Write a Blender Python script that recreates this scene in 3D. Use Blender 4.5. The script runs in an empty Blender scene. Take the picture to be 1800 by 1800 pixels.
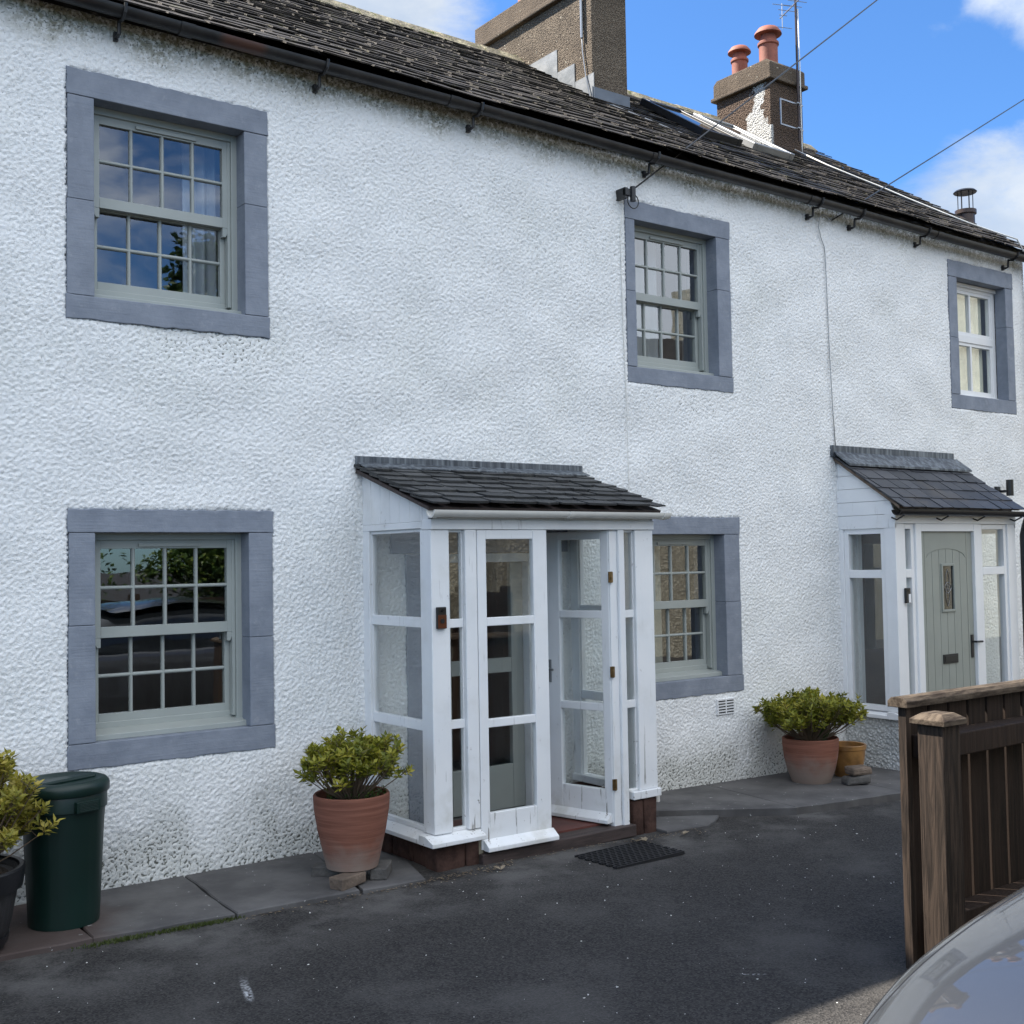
import bpy, math, random
import numpy as np
from mathutils import Vector, Matrix, Quaternion
random.seed(7); RNG = np.random.default_rng(11)
S = bpy.context.scene
COL = S.collection
R = math.radians
# ------------------------------------------------------------------ camera, sky, sun, exposure
CAM = Vector((0, -6.499, 1.75))
yaw, pitch, roll = 0.63888, 0.04122, -0.01752
fw = Vector((math.sin(yaw)*math.cos(pitch), math.cos(yaw)*math.cos(pitch), math.sin(pitch)))
rt = Vector((math.cos(yaw), -math.sin(yaw), 0)); up = rt.cross(fw)
rt2 = rt*math.cos(roll)+up*math.sin(roll); up2 = -rt*math.sin(roll)+up*math.cos(roll)
cd = bpy.data.cameras.new('camera'); cam = bpy.data.objects.new('camera', cd); COL.objects.link(cam)
cam.matrix_world = Matrix(((rt2.x, up2.x, -fw.x, CAM.x), (rt2.y, up2.y, -fw.y, CAM.y), (rt2.z, up2.z, -fw.z, CAM.z), (0, 0, 0, 1)))
cd.sensor_fit = 'HORIZONTAL'; cd.sensor_width = 36; cd.lens = 36*2057.2/1800
cd.clip_start = 0.05; cd.clip_end = 3000
S.camera = cam
SUNV = Vector((-.70, 1.0, 1.49)).normalized()
elev = math.asin(SUNV.z); azim = math.atan2(SUNV.x, SUNV.y)
ld = bpy.data.lights.new('sun', 'SUN'); ld.energy = 5.0; ld.angle = R(0.53); ld.color = (1, .93, .82)
sun = bpy.data.objects.new('sun', ld); COL.objects.link(sun)
sun.rotation_mode = 'QUATERNION'; sun.rotation_quaternion = SUNV.to_track_quat('Z', 'Y'); sun.location = (-5, 8, 12)
W = bpy.data.worlds.new('World'); S.world = W; W.use_nodes = True
S.view_settings.view_transform = 'Standard'; S.view_settings.look = 'None'
S.view_settings.exposure = 1.5; S.view_settings.gamma = 1; S.view_settings.use_curve_mapping = False
try:
    S.cycles.max_bounces = 8; S.cycles.transparent_max_bounces = 24; S.cycles.caustics_reflective = False; S.cycles.caustics_refractive = False
except Exception: pass

class NT:
    """small node-building helper"""
    def __init__(s, tree): s.t = tree; tree.nodes.clear()
    def n(s, typ, **kw):
        nd = s.t.nodes.new(typ)
        for k, v in kw.items():
            if k.startswith('i_'):
                key = k[2:]
                key = int(key) if key.isdigit() else key.replace('_', ' ')
                s.put(nd.inputs[key], v)
            else: setattr(nd, k, v)
        return nd
    def put(s, sock, v):
        if isinstance(v, bpy.types.NodeSocket): s.t.links.new(v, sock)
        else:
            if hasattr(sock, 'default_value'):
                if sock.type == 'RGBA' and len(v) == 3: v = (*v, 1)
                sock.default_value = v
    def math(s, op, a, b=0.0, c=None, clamp=False):
        nd = s.t.nodes.new('ShaderNodeMath'); nd.operation = op; nd.use_clamp = clamp
        s.put(nd.inputs[0], a); s.put(nd.inputs[1], b)
        if c is not None: s.put(nd.inputs[2], c)
        return nd.outputs[0]
    def noise(s, vec, scale, detail=4, rough=.55, dist=0):
        nd = s.n('ShaderNodeTexNoise', i_Scale=scale, i_Detail=detail, i_Roughness=rough, i_Distortion=dist)
        if vec is not None: s.put(nd.inputs['Vector'], vec)
        return nd.outputs['Fac']
    def ramp(s, f, lo, hi, smooth=True):
        nd = s.t.nodes.new('ShaderNodeMapRange'); nd.interpolation_type = 'SMOOTHSTEP' if smooth else 'LINEAR'
        s.put(nd.inputs[0], f); s.put(nd.inputs[1], lo); s.put(nd.inputs[2], hi); return nd.outputs[0]
    def mix(s, f, a, b, mode='MIX'):
        nd = s.t.nodes.new('ShaderNodeMix'); nd.data_type = 'RGBA'; nd.blend_type = mode
        s.put(nd.inputs[0], f); s.put(nd.inputs[6], a); s.put(nd.inputs[7], b); return nd.outputs[2]
    def obj(s): return s.n('ShaderNodeTexCoord').outputs['Object']
    def scalev(s, v, sc):
        nd = s.n('ShaderNodeMapping'); s.put(nd.inputs[0], v); nd.inputs['Scale'].default_value = sc; return nd.outputs[0]
    def xyz(s, v):
        nd = s.n('ShaderNodeSeparateXYZ'); s.put(nd.inputs[0], v); return nd.outputs
    def attr(s, name): return s.n('ShaderNodeAttribute', attribute_name=name).outputs['Fac']
    def bump(s, h, strength=.5, dist=.01):
        nd = s.n('ShaderNodeBump', i_Strength=strength, i_Distance=dist); s.put(nd.inputs['Height'], h); return nd.outputs[0]
    def finish(s, color, rough=.6, normal=None, metal=0., spec=.5, coat=0.):
        b = s.n('ShaderNodeBsdfPrincipled'); s.put(b.inputs['Base Color'], color); s.put(b.inputs['Roughness'], rough)
        b.inputs['Metallic'].default_value = metal; b.inputs['Specular IOR Level'].default_value = spec
        b.inputs['Coat Weight'].default_value = coat; b.inputs['Coat Roughness'].default_value = .015; b.inputs['Coat IOR'].default_value = 1.8
        if normal is not None: s.put(b.inputs['Normal'], normal)
        o = s.n('ShaderNodeOutputMaterial'); s.t.links.new(b.outputs[0], o.inputs[0]); return b

# sky with procedural clouds in world directions
w = NT(W.node_tree)
d = w.n('ShaderNodeTexCoord').outputs['Generated']
sky = w.n('ShaderNodeTexSky'); sky.sky_type = 'NISHITA'; sky.sun_disc = False
sky.sun_elevation = elev; sky.sun_rotation = azim; sky.altitude = 100; sky.air_density = 1.0; sky.dust_density = .3; sky.ozone_density = 3.5
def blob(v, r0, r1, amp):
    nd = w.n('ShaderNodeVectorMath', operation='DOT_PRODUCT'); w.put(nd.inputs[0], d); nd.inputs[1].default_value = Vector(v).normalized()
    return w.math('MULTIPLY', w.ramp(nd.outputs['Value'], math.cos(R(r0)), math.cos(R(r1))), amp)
sv = w.scalev(d, (1, 1, 1.9))
n1 = w.noise(sv, 6.5, 10, .62, .25); n2 = w.noise(sv, 1.5, 3, .5)
bl = 0.0
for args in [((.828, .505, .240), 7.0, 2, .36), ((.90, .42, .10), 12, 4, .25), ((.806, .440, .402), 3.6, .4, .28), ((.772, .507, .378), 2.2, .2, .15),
             ((.462, .775, .432), 7.5, 3, .36), ((.36, .80, .47), 10, 4, .22), ((.2, -.55, .80), 55, 22, .34), ((-.6, -.6, .5), 45, 15, .25), ((.36, -.88, .30), 15, 6, -.12), ((.685, -.695, .22), 9, 4, .30), ((-.6, .2, .6), 40, 10, .10),  # includes broad unseen clouds overhead and behind camera, added to light the wall
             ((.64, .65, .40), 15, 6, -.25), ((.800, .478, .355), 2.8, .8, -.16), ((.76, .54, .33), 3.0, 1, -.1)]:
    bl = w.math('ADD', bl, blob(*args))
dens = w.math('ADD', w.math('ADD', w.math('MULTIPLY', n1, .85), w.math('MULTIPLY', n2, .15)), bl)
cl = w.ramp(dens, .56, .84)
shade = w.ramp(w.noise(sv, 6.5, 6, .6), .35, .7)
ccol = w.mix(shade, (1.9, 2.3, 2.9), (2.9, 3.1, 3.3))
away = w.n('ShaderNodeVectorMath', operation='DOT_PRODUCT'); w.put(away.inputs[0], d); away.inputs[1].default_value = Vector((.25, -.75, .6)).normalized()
ccol = w.mix(w.ramp(away.outputs['Value'], -.1, .75), ccol, (7.1, 7.5, 8.0))      # sun-facing clouds behind the camera, unseen, made brighter to fill the shaded wall
skc = w.mix(1.0, sky.outputs[0], (.40, .61, .82, 1), 'MULTIPLY')
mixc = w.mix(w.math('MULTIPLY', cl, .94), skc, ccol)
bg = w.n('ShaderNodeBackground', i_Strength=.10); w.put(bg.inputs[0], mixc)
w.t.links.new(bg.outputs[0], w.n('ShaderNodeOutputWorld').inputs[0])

# ------------------------------------------------------------------ materials
MATS = {}
def mat(name):
    m = bpy.data.materials.new(name); m.use_nodes = True; MATS[name] = m; return NT(m.node_tree)

def simple(name, col, rough=.6, metal=0, spec=.5, nscale=6, namp=.15, bscale=60, bst=.15, bdist=.004, coat=0., stretch=(1, 1, 1)):
    t = mat(name); o = t.scalev(t.obj(), stretch)
    n = t.noise(o, nscale, 5)
    f = t.ramp(n, .3, .7)
    c = t.mix(f, tuple(x*(1-namp) for x in col), tuple(min(1, x*(1+namp)) for x in col))
    t.finish(c, rough, t.bump(t.noise(o, bscale, 3), bst, bdist), metal, spec, coat)
    return MATS[name]

# roughcast
t = mat('roughcast'); o = t.obj(); X = t.xyz(o); pit = t.attr('pit')
n_big = t.noise(o, .9, 4); n_mid = t.noise(o, 3.2, 5); n_f = t.noise(o, 34, 4, .65)
base = t.mix(t.ramp(n_mid, .3, .72), (.84, .85, .85), (.90, .905, .90))
base = t.mix(t.math('MULTIPLY', t.math('MULTIPLY', t.ramp(n_big, .50, .72), t.ramp(n_f, .35, .6)), .35), base, (.66, .68, .62))
hz = X['Z']
low = t.math('SUBTRACT', 1, t.ramp(t.math('ADD', hz, t.math('MULTIPLY', t.math('SUBTRACT', n_mid, .5), .9)), .02, .50))
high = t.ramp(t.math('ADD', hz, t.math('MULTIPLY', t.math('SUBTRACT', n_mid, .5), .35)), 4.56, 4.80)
upw = t.ramp(hz, 2.2, 3.4)
def boxmask(cx, cz, wx, wz):
    a = t.math('SUBTRACT', 1, t.math('ABSOLUTE', t.math('DIVIDE', t.math('SUBTRACT', X['X'], cx), wx)), clamp=True)
    b = t.math('SUBTRACT', 1, t.math('ABSOLUTE', t.math('DIVIDE', t.math('SUBTRACT', X['Z'], cz), wz)), clamp=True)
    return t.math('MULTIPLY', a, b)
sill = t.math('ADD', boxmask(2.75, 3.02, .6, .2), t.math('ADD', boxmask(6.6, 2.93, .6, .25), boxmask(6.9, 1.55, .25, .1)))
amt = t.math('ADD', t.math('ADD', t.math('MULTIPLY', low, .62), t.math('MULTIPLY', high, .48)), t.math('ADD', t.math('MULTIPLY', sill, .38), t.math('MULTIPLY', t.ramp(n_big, .45, .7), .14)))
amt = t.math('ADD', amt, t.math('MULTIPLY', upw, .07))
# dirt sits in the pits of the lumps; the heavier the dirt, the further it climbs
thr = t.math('ADD', .06, t.math('MULTIPLY', amt, .40))
dm = t.math('SUBTRACT', 1, t.ramp(t.math('ADD', pit, t.math('MULTIPLY', t.math('SUBTRACT', n_f, .5), .8)), t.math('SUBTRACT', thr, .17), t.math('ADD', thr, .07)))
dm = t.math('MULTIPLY', dm, t.math('ADD', t.math('MULTIPLY', amt, 1.1), .30, clamp=True), clamp=True)
c = t.mix(t.math('MULTIPLY', low, .42), base, (.42, .42, .36))
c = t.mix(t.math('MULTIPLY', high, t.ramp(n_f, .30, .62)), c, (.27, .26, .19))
c = t.mix(dm, c, (.15, .155, .135))
vb = t.n('ShaderNodeTexVoronoi', i_Scale=46); t.put(vb.inputs['Vector'], o)
t.finish(c, .8, t.bump(t.math('ADD', t.math('MULTIPLY', t.math('SUBTRACT', 1, vb.outputs['Distance']), .7), t.math('ADD', t.noise(o, 75, 4), t.math('MULTIPLY', t.noise(o, 170, 3), .6))), .75, .007), spec=.25)

# painted stone surround
t = mat('painted_stone'); o = t.obj(); hl = t.scalev(o, (4, 4, 90))
c = t.mix(t.ramp(t.noise(o, 5, 6, .65), .3, .7), (.190, .215, .262), (.255, .282, .335))
c = t.mix(t.math('MULTIPLY', t.ramp(t.noise(o, 9, 7, .72), .57, .70), .5), c, (.35, .37, .41))
t.finish(c, .62, t.bump(t.math('ADD', t.math('MULTIPLY', t.noise(hl, 1, 3), .5), t.noise(o, 22, 4)), .55, .006), spec=.3)
# the sash paint, upvc, porch paint
simple('sash_paint', (.35, .375, .355), .42, namp=.03, bscale=30, bst=.05)
simple('white_upvc', (.80, .81, .82), .35, namp=.02, bscale=20, bst=.04)
t = mat('old_white_paint'); o = t.obj(); g = t.scalev(o, (34, 34, 2.2)); 
flake = t.ramp(t.noise(g, 1, 6, .65), .62, .66)
flake2 = t.ramp(t.noise(o, 19, 6, .7), .655, .685); Z = t.xyz(o)['Z']
lowm = t.math('SUBTRACT', 1, t.ramp(Z, .1, .7)); 
fl = t.math('MULTIPLY', t.math('MAXIMUM', t.math('MULTIPLY', flake, .8), flake2), t.math('ADD', .30, t.math('MULTIPLY', lowm, .7)), clamp=True)
dirt = t.math('MULTIPLY', t.ramp(t.noise(o, 4, 6, .6), .48, .75), t.math('ADD', .25, t.math('MULTIPLY', lowm, .4)))
c = t.mix(t.ramp(t.noise(o, 2.5, 4), .35, .7), (.76, .78, .80), (.82, .83, .84))
c = t.mix(dirt, c, (.52, .51, .46)); c = t.mix(fl, c, (.13, .11, .09))
t.finish(c, .5, t.bump(t.math('SUBTRACT', t.math('MULTIPLY', t.noise(g, 1.3, 3), .5), fl), .4, .003), spec=.35)
# glass
for gname, gk in (('glass', 2.1), ('double_glazing', 3.6)):
    t = mat(gname); o = t.obj()
    fr = t.n('ShaderNodeFresnel', i_IOR=1.5); nb = t.bump(t.noise(o, 2.2, 2), .05, .02); t.put(fr.inputs['Normal'], nb)
    gl = t.n('ShaderNodeBsdfGlossy', i_Roughness=.012); gl.inputs['Color'].default_value = (.93, .96, 1, 1); t.put(gl.inputs['Normal'], nb)
    tr = t.n('ShaderNodeBsdfTransparent'); tr.inputs['Color'].default_value = (.96, .975, .97, 1)
    mx = t.n('ShaderNodeMixShader'); bf = t.n('ShaderNodeNewGeometry').outputs['Backfacing']; f2 = t.math('MULTIPLY', t.math('MULTIPLY', fr.outputs[0], gk), t.math('SUBTRACT', 1, bf), clamp=True)
    t.put(mx.inputs[0], f2); t.t.links.new(tr.outputs[0], mx.inputs[1]); t.t.links.new(gl.outputs[0], mx.inputs[2])
    t.t.links.new(mx.outputs[0], t.n('ShaderNodeOutputMaterial').inputs[0])
# slates
t = mat('old_slate'); o = t.obj(); rv = t.attr('rnd'); 
n = t.noise(o, 11, 6, .65); n2_ = t.noise(t.scalev(o, (9, 30, 30)), 1, 5, .6)
c = t.mix(rv, (.012, .010, .0085), (.042, .035, .029))
c = t.mix(t.math('MULTIPLY', t.ramp(n2_, .57, .68), .65), c, (.19, .165, .14))
c = t.mix(t.math('MULTIPLY', t.ramp(n, .56, .68), .6), c, (.10, .095, .045))
t.finish(c, .72, t.bump(t.math('ADD', n2_, t.noise(o, 60, 4)), .7, .012), spec=.3)
t = mat('porch_slate'); o = t.obj(); rv = t.attr('rnd')
c = t.mix(rv, (.020, .021, .022), (.062, .063, .064))
c = t.mix(t.math('MULTIPLY', t.ramp(t.noise(o, 14, 6, .65), .56, .75), .55), c, (.17, .165, .14))
t.finish(c, .6, t.bump(t.math('ADD', t.noise(t.scalev(o, (20, 60, 20)), 1, 4), t.noise(o, 50, 4)), .6, .007), spec=.4)
t = mat('blue_slate'); o = t.obj(); rv = t.attr('rnd')
c = t.mix(rv, (.028, .030, .035), (.062, .064, .072))
c = t.mix(t.math('MULTIPLY', t.ramp(t.noise(o, 3, 4, .6), .52, .72), .5), c, (.10, .085, .068))
t.finish(c, .48, t.bump(t.noise(o, 45, 4), .35, .004), spec=.5)
t = mat('ridge_mortar'); o = t.obj()
c = t.mix(t.ramp(t.noise(o, 7, 6, .65), .42, .62), (.17, .15, .11), (.36, .32, .22)); c = t.mix(t.ramp(t.noise(o, 16, 5), .58, .66), c, (.10, .11, .03))
t.finish(c, .9, t.bump(t.noise(o, 30, 5), .8, .02), spec=.2)
t = mat('lead'); o = t.obj(); st = t.scalev(o, (28, 28, 2.5))
c = t.mix(t.ramp(t.noise(st, 1, 5), .38, .68), (.06, .07, .085), (.20, .225, .25))
t.finish(c, .45, t.bump(t.noise(o, 12, 4), .4, .008), .35)
simple('lead_smooth', (.10, .115, .135), .4, metal=.3, namp=.15, bst=.15)
t = mat('lead_pale'); o = t.obj(); c = t.mix(t.ramp(t.noise(o, 4, 5), .35, .7), (.15, .165, .175), (.27, .28, .285))
t.finish(c, .5, t.bump(t.noise(o, 14, 4), .4, .008), .2)
t = mat('cast_iron'); o = t.obj(); c = t.mix(t.ramp(t.noise(o, 5, 6), .35, .7), (.008, .008, .009), (.026, .024, .023))
c = t.mix(t.math('MULTIPLY', t.ramp(t.noise(t.scalev(o, (1.3, 6, 6)), 1, 5, .6), .62, .72), .5), c, (.07, .035, .02)); gx_ = t.math('SUBTRACT', 1, t.math('ABSOLUTE', t.math('DIVIDE', t.math('SUBTRACT', t.xyz(o)['X'], 2.80), .16)), clamp=True)
c = t.mix(t.math('MULTIPLY', t.math('MULTIPLY', gx_, 3, clamp=True), .8), c, (.085, .035, .022))
t.finish(c, .45, t.bump(t.noise(o, 40, 4), .3, .004), spec=.5)
simple('black_plastic', (.010, .010, .011), .35, namp=.1, bst=.03)
simple('black_metal', (.012, .012, .013), .4, namp=.2, bst=.1)
simple('dark_door', (.07, .045, .038), .5, namp=.2)
simple('brown_metal', (.055, .036, .030), .45, metal=.3, namp=.3)
simple('grey_metal', (.32, .33, .34), .4, metal=.8, namp=.1, bst=.05)
simple('white_pvc', (.72, .71, .67), .35, namp=.05, bst=.04)
def render_mat(name, a, b, lich=(.5, .47, .38), sc=85):
    t = mat(name); o = t.obj(); v = t.n('ShaderNodeTexVoronoi', i_Scale=sc); t.put(v.inputs['Vector'], o)
    c = t.mix(t.ramp(v.outputs['Distance'], .1, .6), b, a)
    c = t.mix(t.math('MULTIPLY', t.ramp(t.noise(o, 3, 5), .35, .7), .5), c, tuple(x*.6 for x in a))
    c = t.mix(t.ramp(t.noise(o, 26, 3), .69, .73), c, lich)
    t.finish(c, .9, t.bump(t.math('SUBTRACT', t.noise(o, 30, 4), t.math('MULTIPLY', v.outputs['Distance'], 1.0)), .8, .015), spec=.2); return t
render_mat('chimney_roughcast', (.10, .078, .058), (.32, .26, .195))
render_mat('chimney_cap_stone', (.13, .10, .075), (.23, .18, .13), (.46, .43, .34), 120)
# second stack: flaking white over brown
t = mat('patched_roughcast'); o = t.obj(); v = t.n('ShaderNodeTexVoronoi', i_Scale=70); t.put(v.inputs['Vector'], o)
c = t.mix(t.ramp(v.outputs['Distance'], .1, .6), (.25, .175, .125), (.12, .085, .065)); X = t.xyz(o)
m = t.math('SUBTRACT', 1, t.math('ABSOLUTE', t.math('DIVIDE', t.math('SUBTRACT', X['Y'], 2.13), .30)), clamp=True)
m = t.math('ADD', m, t.math('MULTIPLY', t.math('SUBTRACT', 1, t.ramp(X['Z'], 6.25, 6.75)), .6)); nn = t.noise(o, 5, 5)
m = t.ramp(t.math('ADD', m, t.math('MULTIPLY', t.math('SUBTRACT', nn, .5), 1.9)), .62, .72)
m = t.math('MULTIPLY', m, t.math('SUBTRACT', 1, t.ramp(X['X'], 9.915, 9.95)))
c = t.mix(m, c, (.68, .68, .66))
t.finish(c, .9, t.bump(t.math('SUBTRACT', t.noise(o, 30, 4), t.math('MULTIPLY', v.outputs['Distance'], 1.4)), 1., .03), spec=.2)
simple('terracotta_chimney', (.27, .085, .052), .7, namp=.2, nscale=8, bst=.3)
# terracotta pot with lime bloom
t = mat('terracotta'); o = t.obj(); Z = t.xyz(o)['Z']; ring = t.noise(t.scalev(o, (3, 3, 75)), 1, 4)
c = t.mix(t.ramp(ring, .3, .7), (.18, .072, .048), (.27, .115, .078))
bl_ = t.math('MULTIPLY', t.math('SUBTRACT', 1, t.ramp(t.math('ADD', Z, t.math('MULTIPLY', t.math('SUBTRACT', t.noise(o, 7, 5), .5), .30)), .04, .27)), .8)
c = t.mix(bl_, c, (.28, .235, .20)); t.finish(c, .8, t.bump(t.math('ADD', ring, t.math('MULTIPLY', t.noise(o, 80, 3), .5)), .35, .004), spec=.25)
simple('glazed_ochre', (.27, .14, .045), .3, namp=.35, nscale=9, bst=.15, spec=.6)
simple('soil', (.035, .025, .018), .95, namp=.4, bscale=70, bst=1, bdist=.02)
t = mat('asphalt'); o = t.obj(); X = t.xyz(o)
g1 = t.noise(o, 170, 3, .7); v = t.n('ShaderNodeTexVoronoi', i_Scale=115); t.put(v.inputs['Vector'], o)
c = t.mix(t.ramp(v.outputs['Color'], .15, .95, False), (.013, .0125, .0125), (.060, .056, .053))
c = t.mix(t.math('MULTIPLY', t.ramp(t.noise(o, 1.3, 7, .65), .47, .70), .55), c, (.085, .081, .077))
vs = t.n('ShaderNodeTexVoronoi', i_Scale=42); t.put(vs.inputs['Vector'], o)
sp = t.math('MULTIPLY', t.math('SUBTRACT', 1, t.ramp(vs.outputs['Distance'], .035, .085)), t.ramp(t.noise(o, 2.2, 3), .45, .62))
edge = t.math('MULTIPLY', t.ramp(X['Y'], -1.75, -1.0), t.ramp(t.noise(o, 2.4, 6, .65), .40, .66))
c = t.mix(t.math('MULTIPLY', edge, .62), c, (.15, .144, .138)); c = t.mix(t.math('MULTIPLY', sp, .55), c, (.30, .29, .28))
# worn white paint dash and scuffs
def dash(cx, cy, wx, wy, ang):
    m = t.n('ShaderNodeMapping'); m.vector_type = 'TEXTURE'; m.inputs['Location'].default_value = (cx, cy, 0); m.inputs['Rotation'].default_value = (0, 0, R(ang)); m.inputs['Scale'].default_value = (wx, wy, 1)
    t.put(m.inputs[0], o); q = t.xyz(m.outputs[0])
    a = t.math('SUBTRACT', 1, t.math('ABSOLUTE', q['X']), clamp=True); b = t.math('SUBTRACT', 1, t.math('ABSOLUTE', q['Y']), clamp=True)
    return t.math('MULTIPLY', t.math('MULTIPLY', a, b), 3.0, clamp=True)
dd = t.math('ADD', t.math('MULTIPLY', dash(2.055, -1.79, .20, .022, 73), t.math('SUBTRACT', 1, t.ramp(X['Y'], -1.95, -1.62))), t.math('MULTIPLY', dash(3.80, -3.04, .06, .012, -40), .5))
c = t.mix(t.math('MULTIPLY', dd, t.ramp(t.noise(o, 60, 4, .7), .42, .60), clamp=True), c, (.55, .56, .57))
t.finish(c, .85, t.bump(t.math('ADD', g1, t.math('MULTIPLY', v.outputs['Distance'], .8)), .7, .006), spec=.3)
t = mat('flagstone'); o = t.obj(); X = t.xyz(o)
c = t.mix(t.ramp(t.noise(o, 3, 6, .6), .3, .7), (.068, .066, .067), (.125, .121, .120))
red = t.math('MULTIPLY', t.math('SUBTRACT', 1, t.ramp(t.math('ADD', X['X'], t.noise(o, 2, 3)), 2.1, 2.6)), .7)
c = t.mix(red, c, (.065, .040, .033)); c = t.mix(t.ramp(t.noise(o, 24, 4), .69, .73), c, (.36, .36, .35))
t.finish(c, .8, t.bump(t.math('ADD', t.noise(o, 9, 5), t.math('MULTIPLY', t.noise(o, 90, 3), .3)), .4, .012), spec=.3)
t = mat('red_sandstone'); o = t.obj(); c = t.mix(t.ramp(t.noise(o, 8, 6, .65), .3, .7), (.032, .018, .015), (.085, .048, .038))
t.finish(c, .9, t.bump(t.noise(o, 25, 5), .8, .012), spec=.2)
simple('red_tile', (.10, .032, .025), .6, namp=.2, bst=.2)
simple('dark_timber_sill', (.05, .035, .032), .7, namp=.3, stretch=(1, 8, 8), bst=.4)
simple('buff_brick', (.14, .105, .08), .9, namp=.3, nscale=14, bst=.8, bdist=.008)
simple('grey_brick', (.095, .09, .085), .9, namp=.25, nscale=14, bst=.8, bdist=.008)
t = mat('fence_wood'); o = t.obj(); rv = t.attr('rnd'); g = t.scalev(o, (22, 22, 1.3)); gn = t.noise(g, 1.4, 5, .6, 1.2)
c = t.mix(t.ramp(gn, .28, .72), (.006, .004, .003), (.026, .0165, .012)); c = t.mix(t.math('MULTIPLY', rv, .35), c, (.05, .028, .018))
t.finish(c, .75, t.bump(gn, .6, .006), spec=.25)
t = mat('post_wood'); o = t.obj(); g = t.scalev(o, (20, 20, 1.5)); gn = t.noise(g, 1.2, 6, .6, 2.2)
c = t.mix(t.ramp(gn, .3, .7), (.013, .009, .0065), (.058, .040, .029)); 
t.finish(c, .75, t.bump(gn, .8, .008), spec=.25)
t = mat('cap_wood'); o = t.obj(); c = t.mix(t.ramp(t.noise(t.scalev(o, (6, 40, 40)), 1, 6, .7), .35, .65), (.030, .021, .015), (.11, .085, .062))
t.finish(c, .85, t.bump(t.noise(o, 45, 5), .6, .006), spec=.2)
simple('bin_green', (.004, .019, .015), .42, namp=.15, nscale=3, bst=.12, bscale=25, spec=.45)
simple('barrel_plastic', (.030, .028, .028), .55, namp=.3, stretch=(12, 12, 1), bst=.4)
simple('barrel_band', (.013, .013, .015), .4, namp=.2)
simple('rubber', (.010, .010, .012), .6, namp=.2, bst=.2)
t = mat('car_paint'); o = t.obj(); fl_ = t.noise(o, 900, 2)
b = t.finish(t.mix(fl_, (.040, .043, .048), (.075, .080, .088)), .40, None, .55, .5, 1.0)
simple('car_glass', (.01, .012, .014), .03, namp=.0, bst=0, spec=.8)
simple('headlamp_glass', (.3, .32, .34), .05, metal=.6, namp=.1, bst=0, coat=1.)
simple('alloy', (.45, .46, .47), .3, metal=.9, namp=.05)
simple('grey_green_door', (.29, .31, .28), .42, namp=.03, bst=.06)
simple('groove_dark', (.10, .11, .10), .6, namp=.1)
simple('brass', (.22, .14, .06), .4, metal=.7, namp=.4, nscale=40)
simple('copper_case', (.12, .04, .02), .35, metal=.5, namp=.15)
simple('curtain', (.62, .66, .74), .9, namp=.06, bst=.1)
simple('blind', (.50, .49, .42), .9, namp=.05, bst=.1)
simple('pale_blind', (.90, .88, .72), .9, namp=.05, bst=.1)
simple('grey_curtain', (.42, .44, .46), .9, namp=.05, bst=.1)
simple('room_plaster', (.16, .15, .14), .9, namp=.1)
simple('bark', (.12, .09, .06), .9, namp=.3, bst=.8, nscale=20)
simple('twig', (.14, .10, .065), .8, namp=.3)
render_mat('white_roughcast', (.52, .53, .52), (.80, .81, .80), (.84, .84, .83), 42)
render_mat('bright_cream_roughcast', (.45, .42, .33), (.78, .74, .60), (.8, .76, .64), 26)
render_mat('cream_roughcast', (.24, .215, .16), (.52, .48, .37), (.62, .58, .48), 26)
def leafmat(name, a, b, d_):
    t = mat(name); rv = t.attr('rnd'); c = t.mix(t.ramp(rv, 0, .6, False), a, b); c = t.mix(t.ramp(rv, .6, 1, False), c, d_)
    bs = t.finish(c, .45, None, spec=.4)
    tl = t.n('ShaderNodeBsdfTranslucent'); t.put(tl.inputs[0], c); ms = t.n('ShaderNodeMixShader', i_0=.3)
    t.t.links.new(bs.outputs[0], ms.inputs[1]); t.t.links.new(tl.outputs[0], ms.inputs[2])
    t.t.links.new(ms.outputs[0], [x for x in t.t.nodes if x.type == 'OUTPUT_MATERIAL'][0].inputs[0])
leafmat('leaf_azalea', (.10, .125, .015), (.27, .27, .03), (.42, .36, .05))
leafmat('leaf_yellow', (.20, .20, .03), (.42, .36, .06), (.52, .42, .10))
leafmat('leaf_hedge', (.03, .07, .015), (.07, .13, .025), (.14, .18, .03))
leafmat('leaf_tree', (.02, .045, .012), (.04, .08, .02), (.08, .11, .03))
leafmat('dry_leaf', (.10, .07, .045), (.20, .15, .10), (.34, .28, .20))
leafmat('moss', (.04, .06, .012), (.07, .09, .018), (.05, .06, .02))

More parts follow.
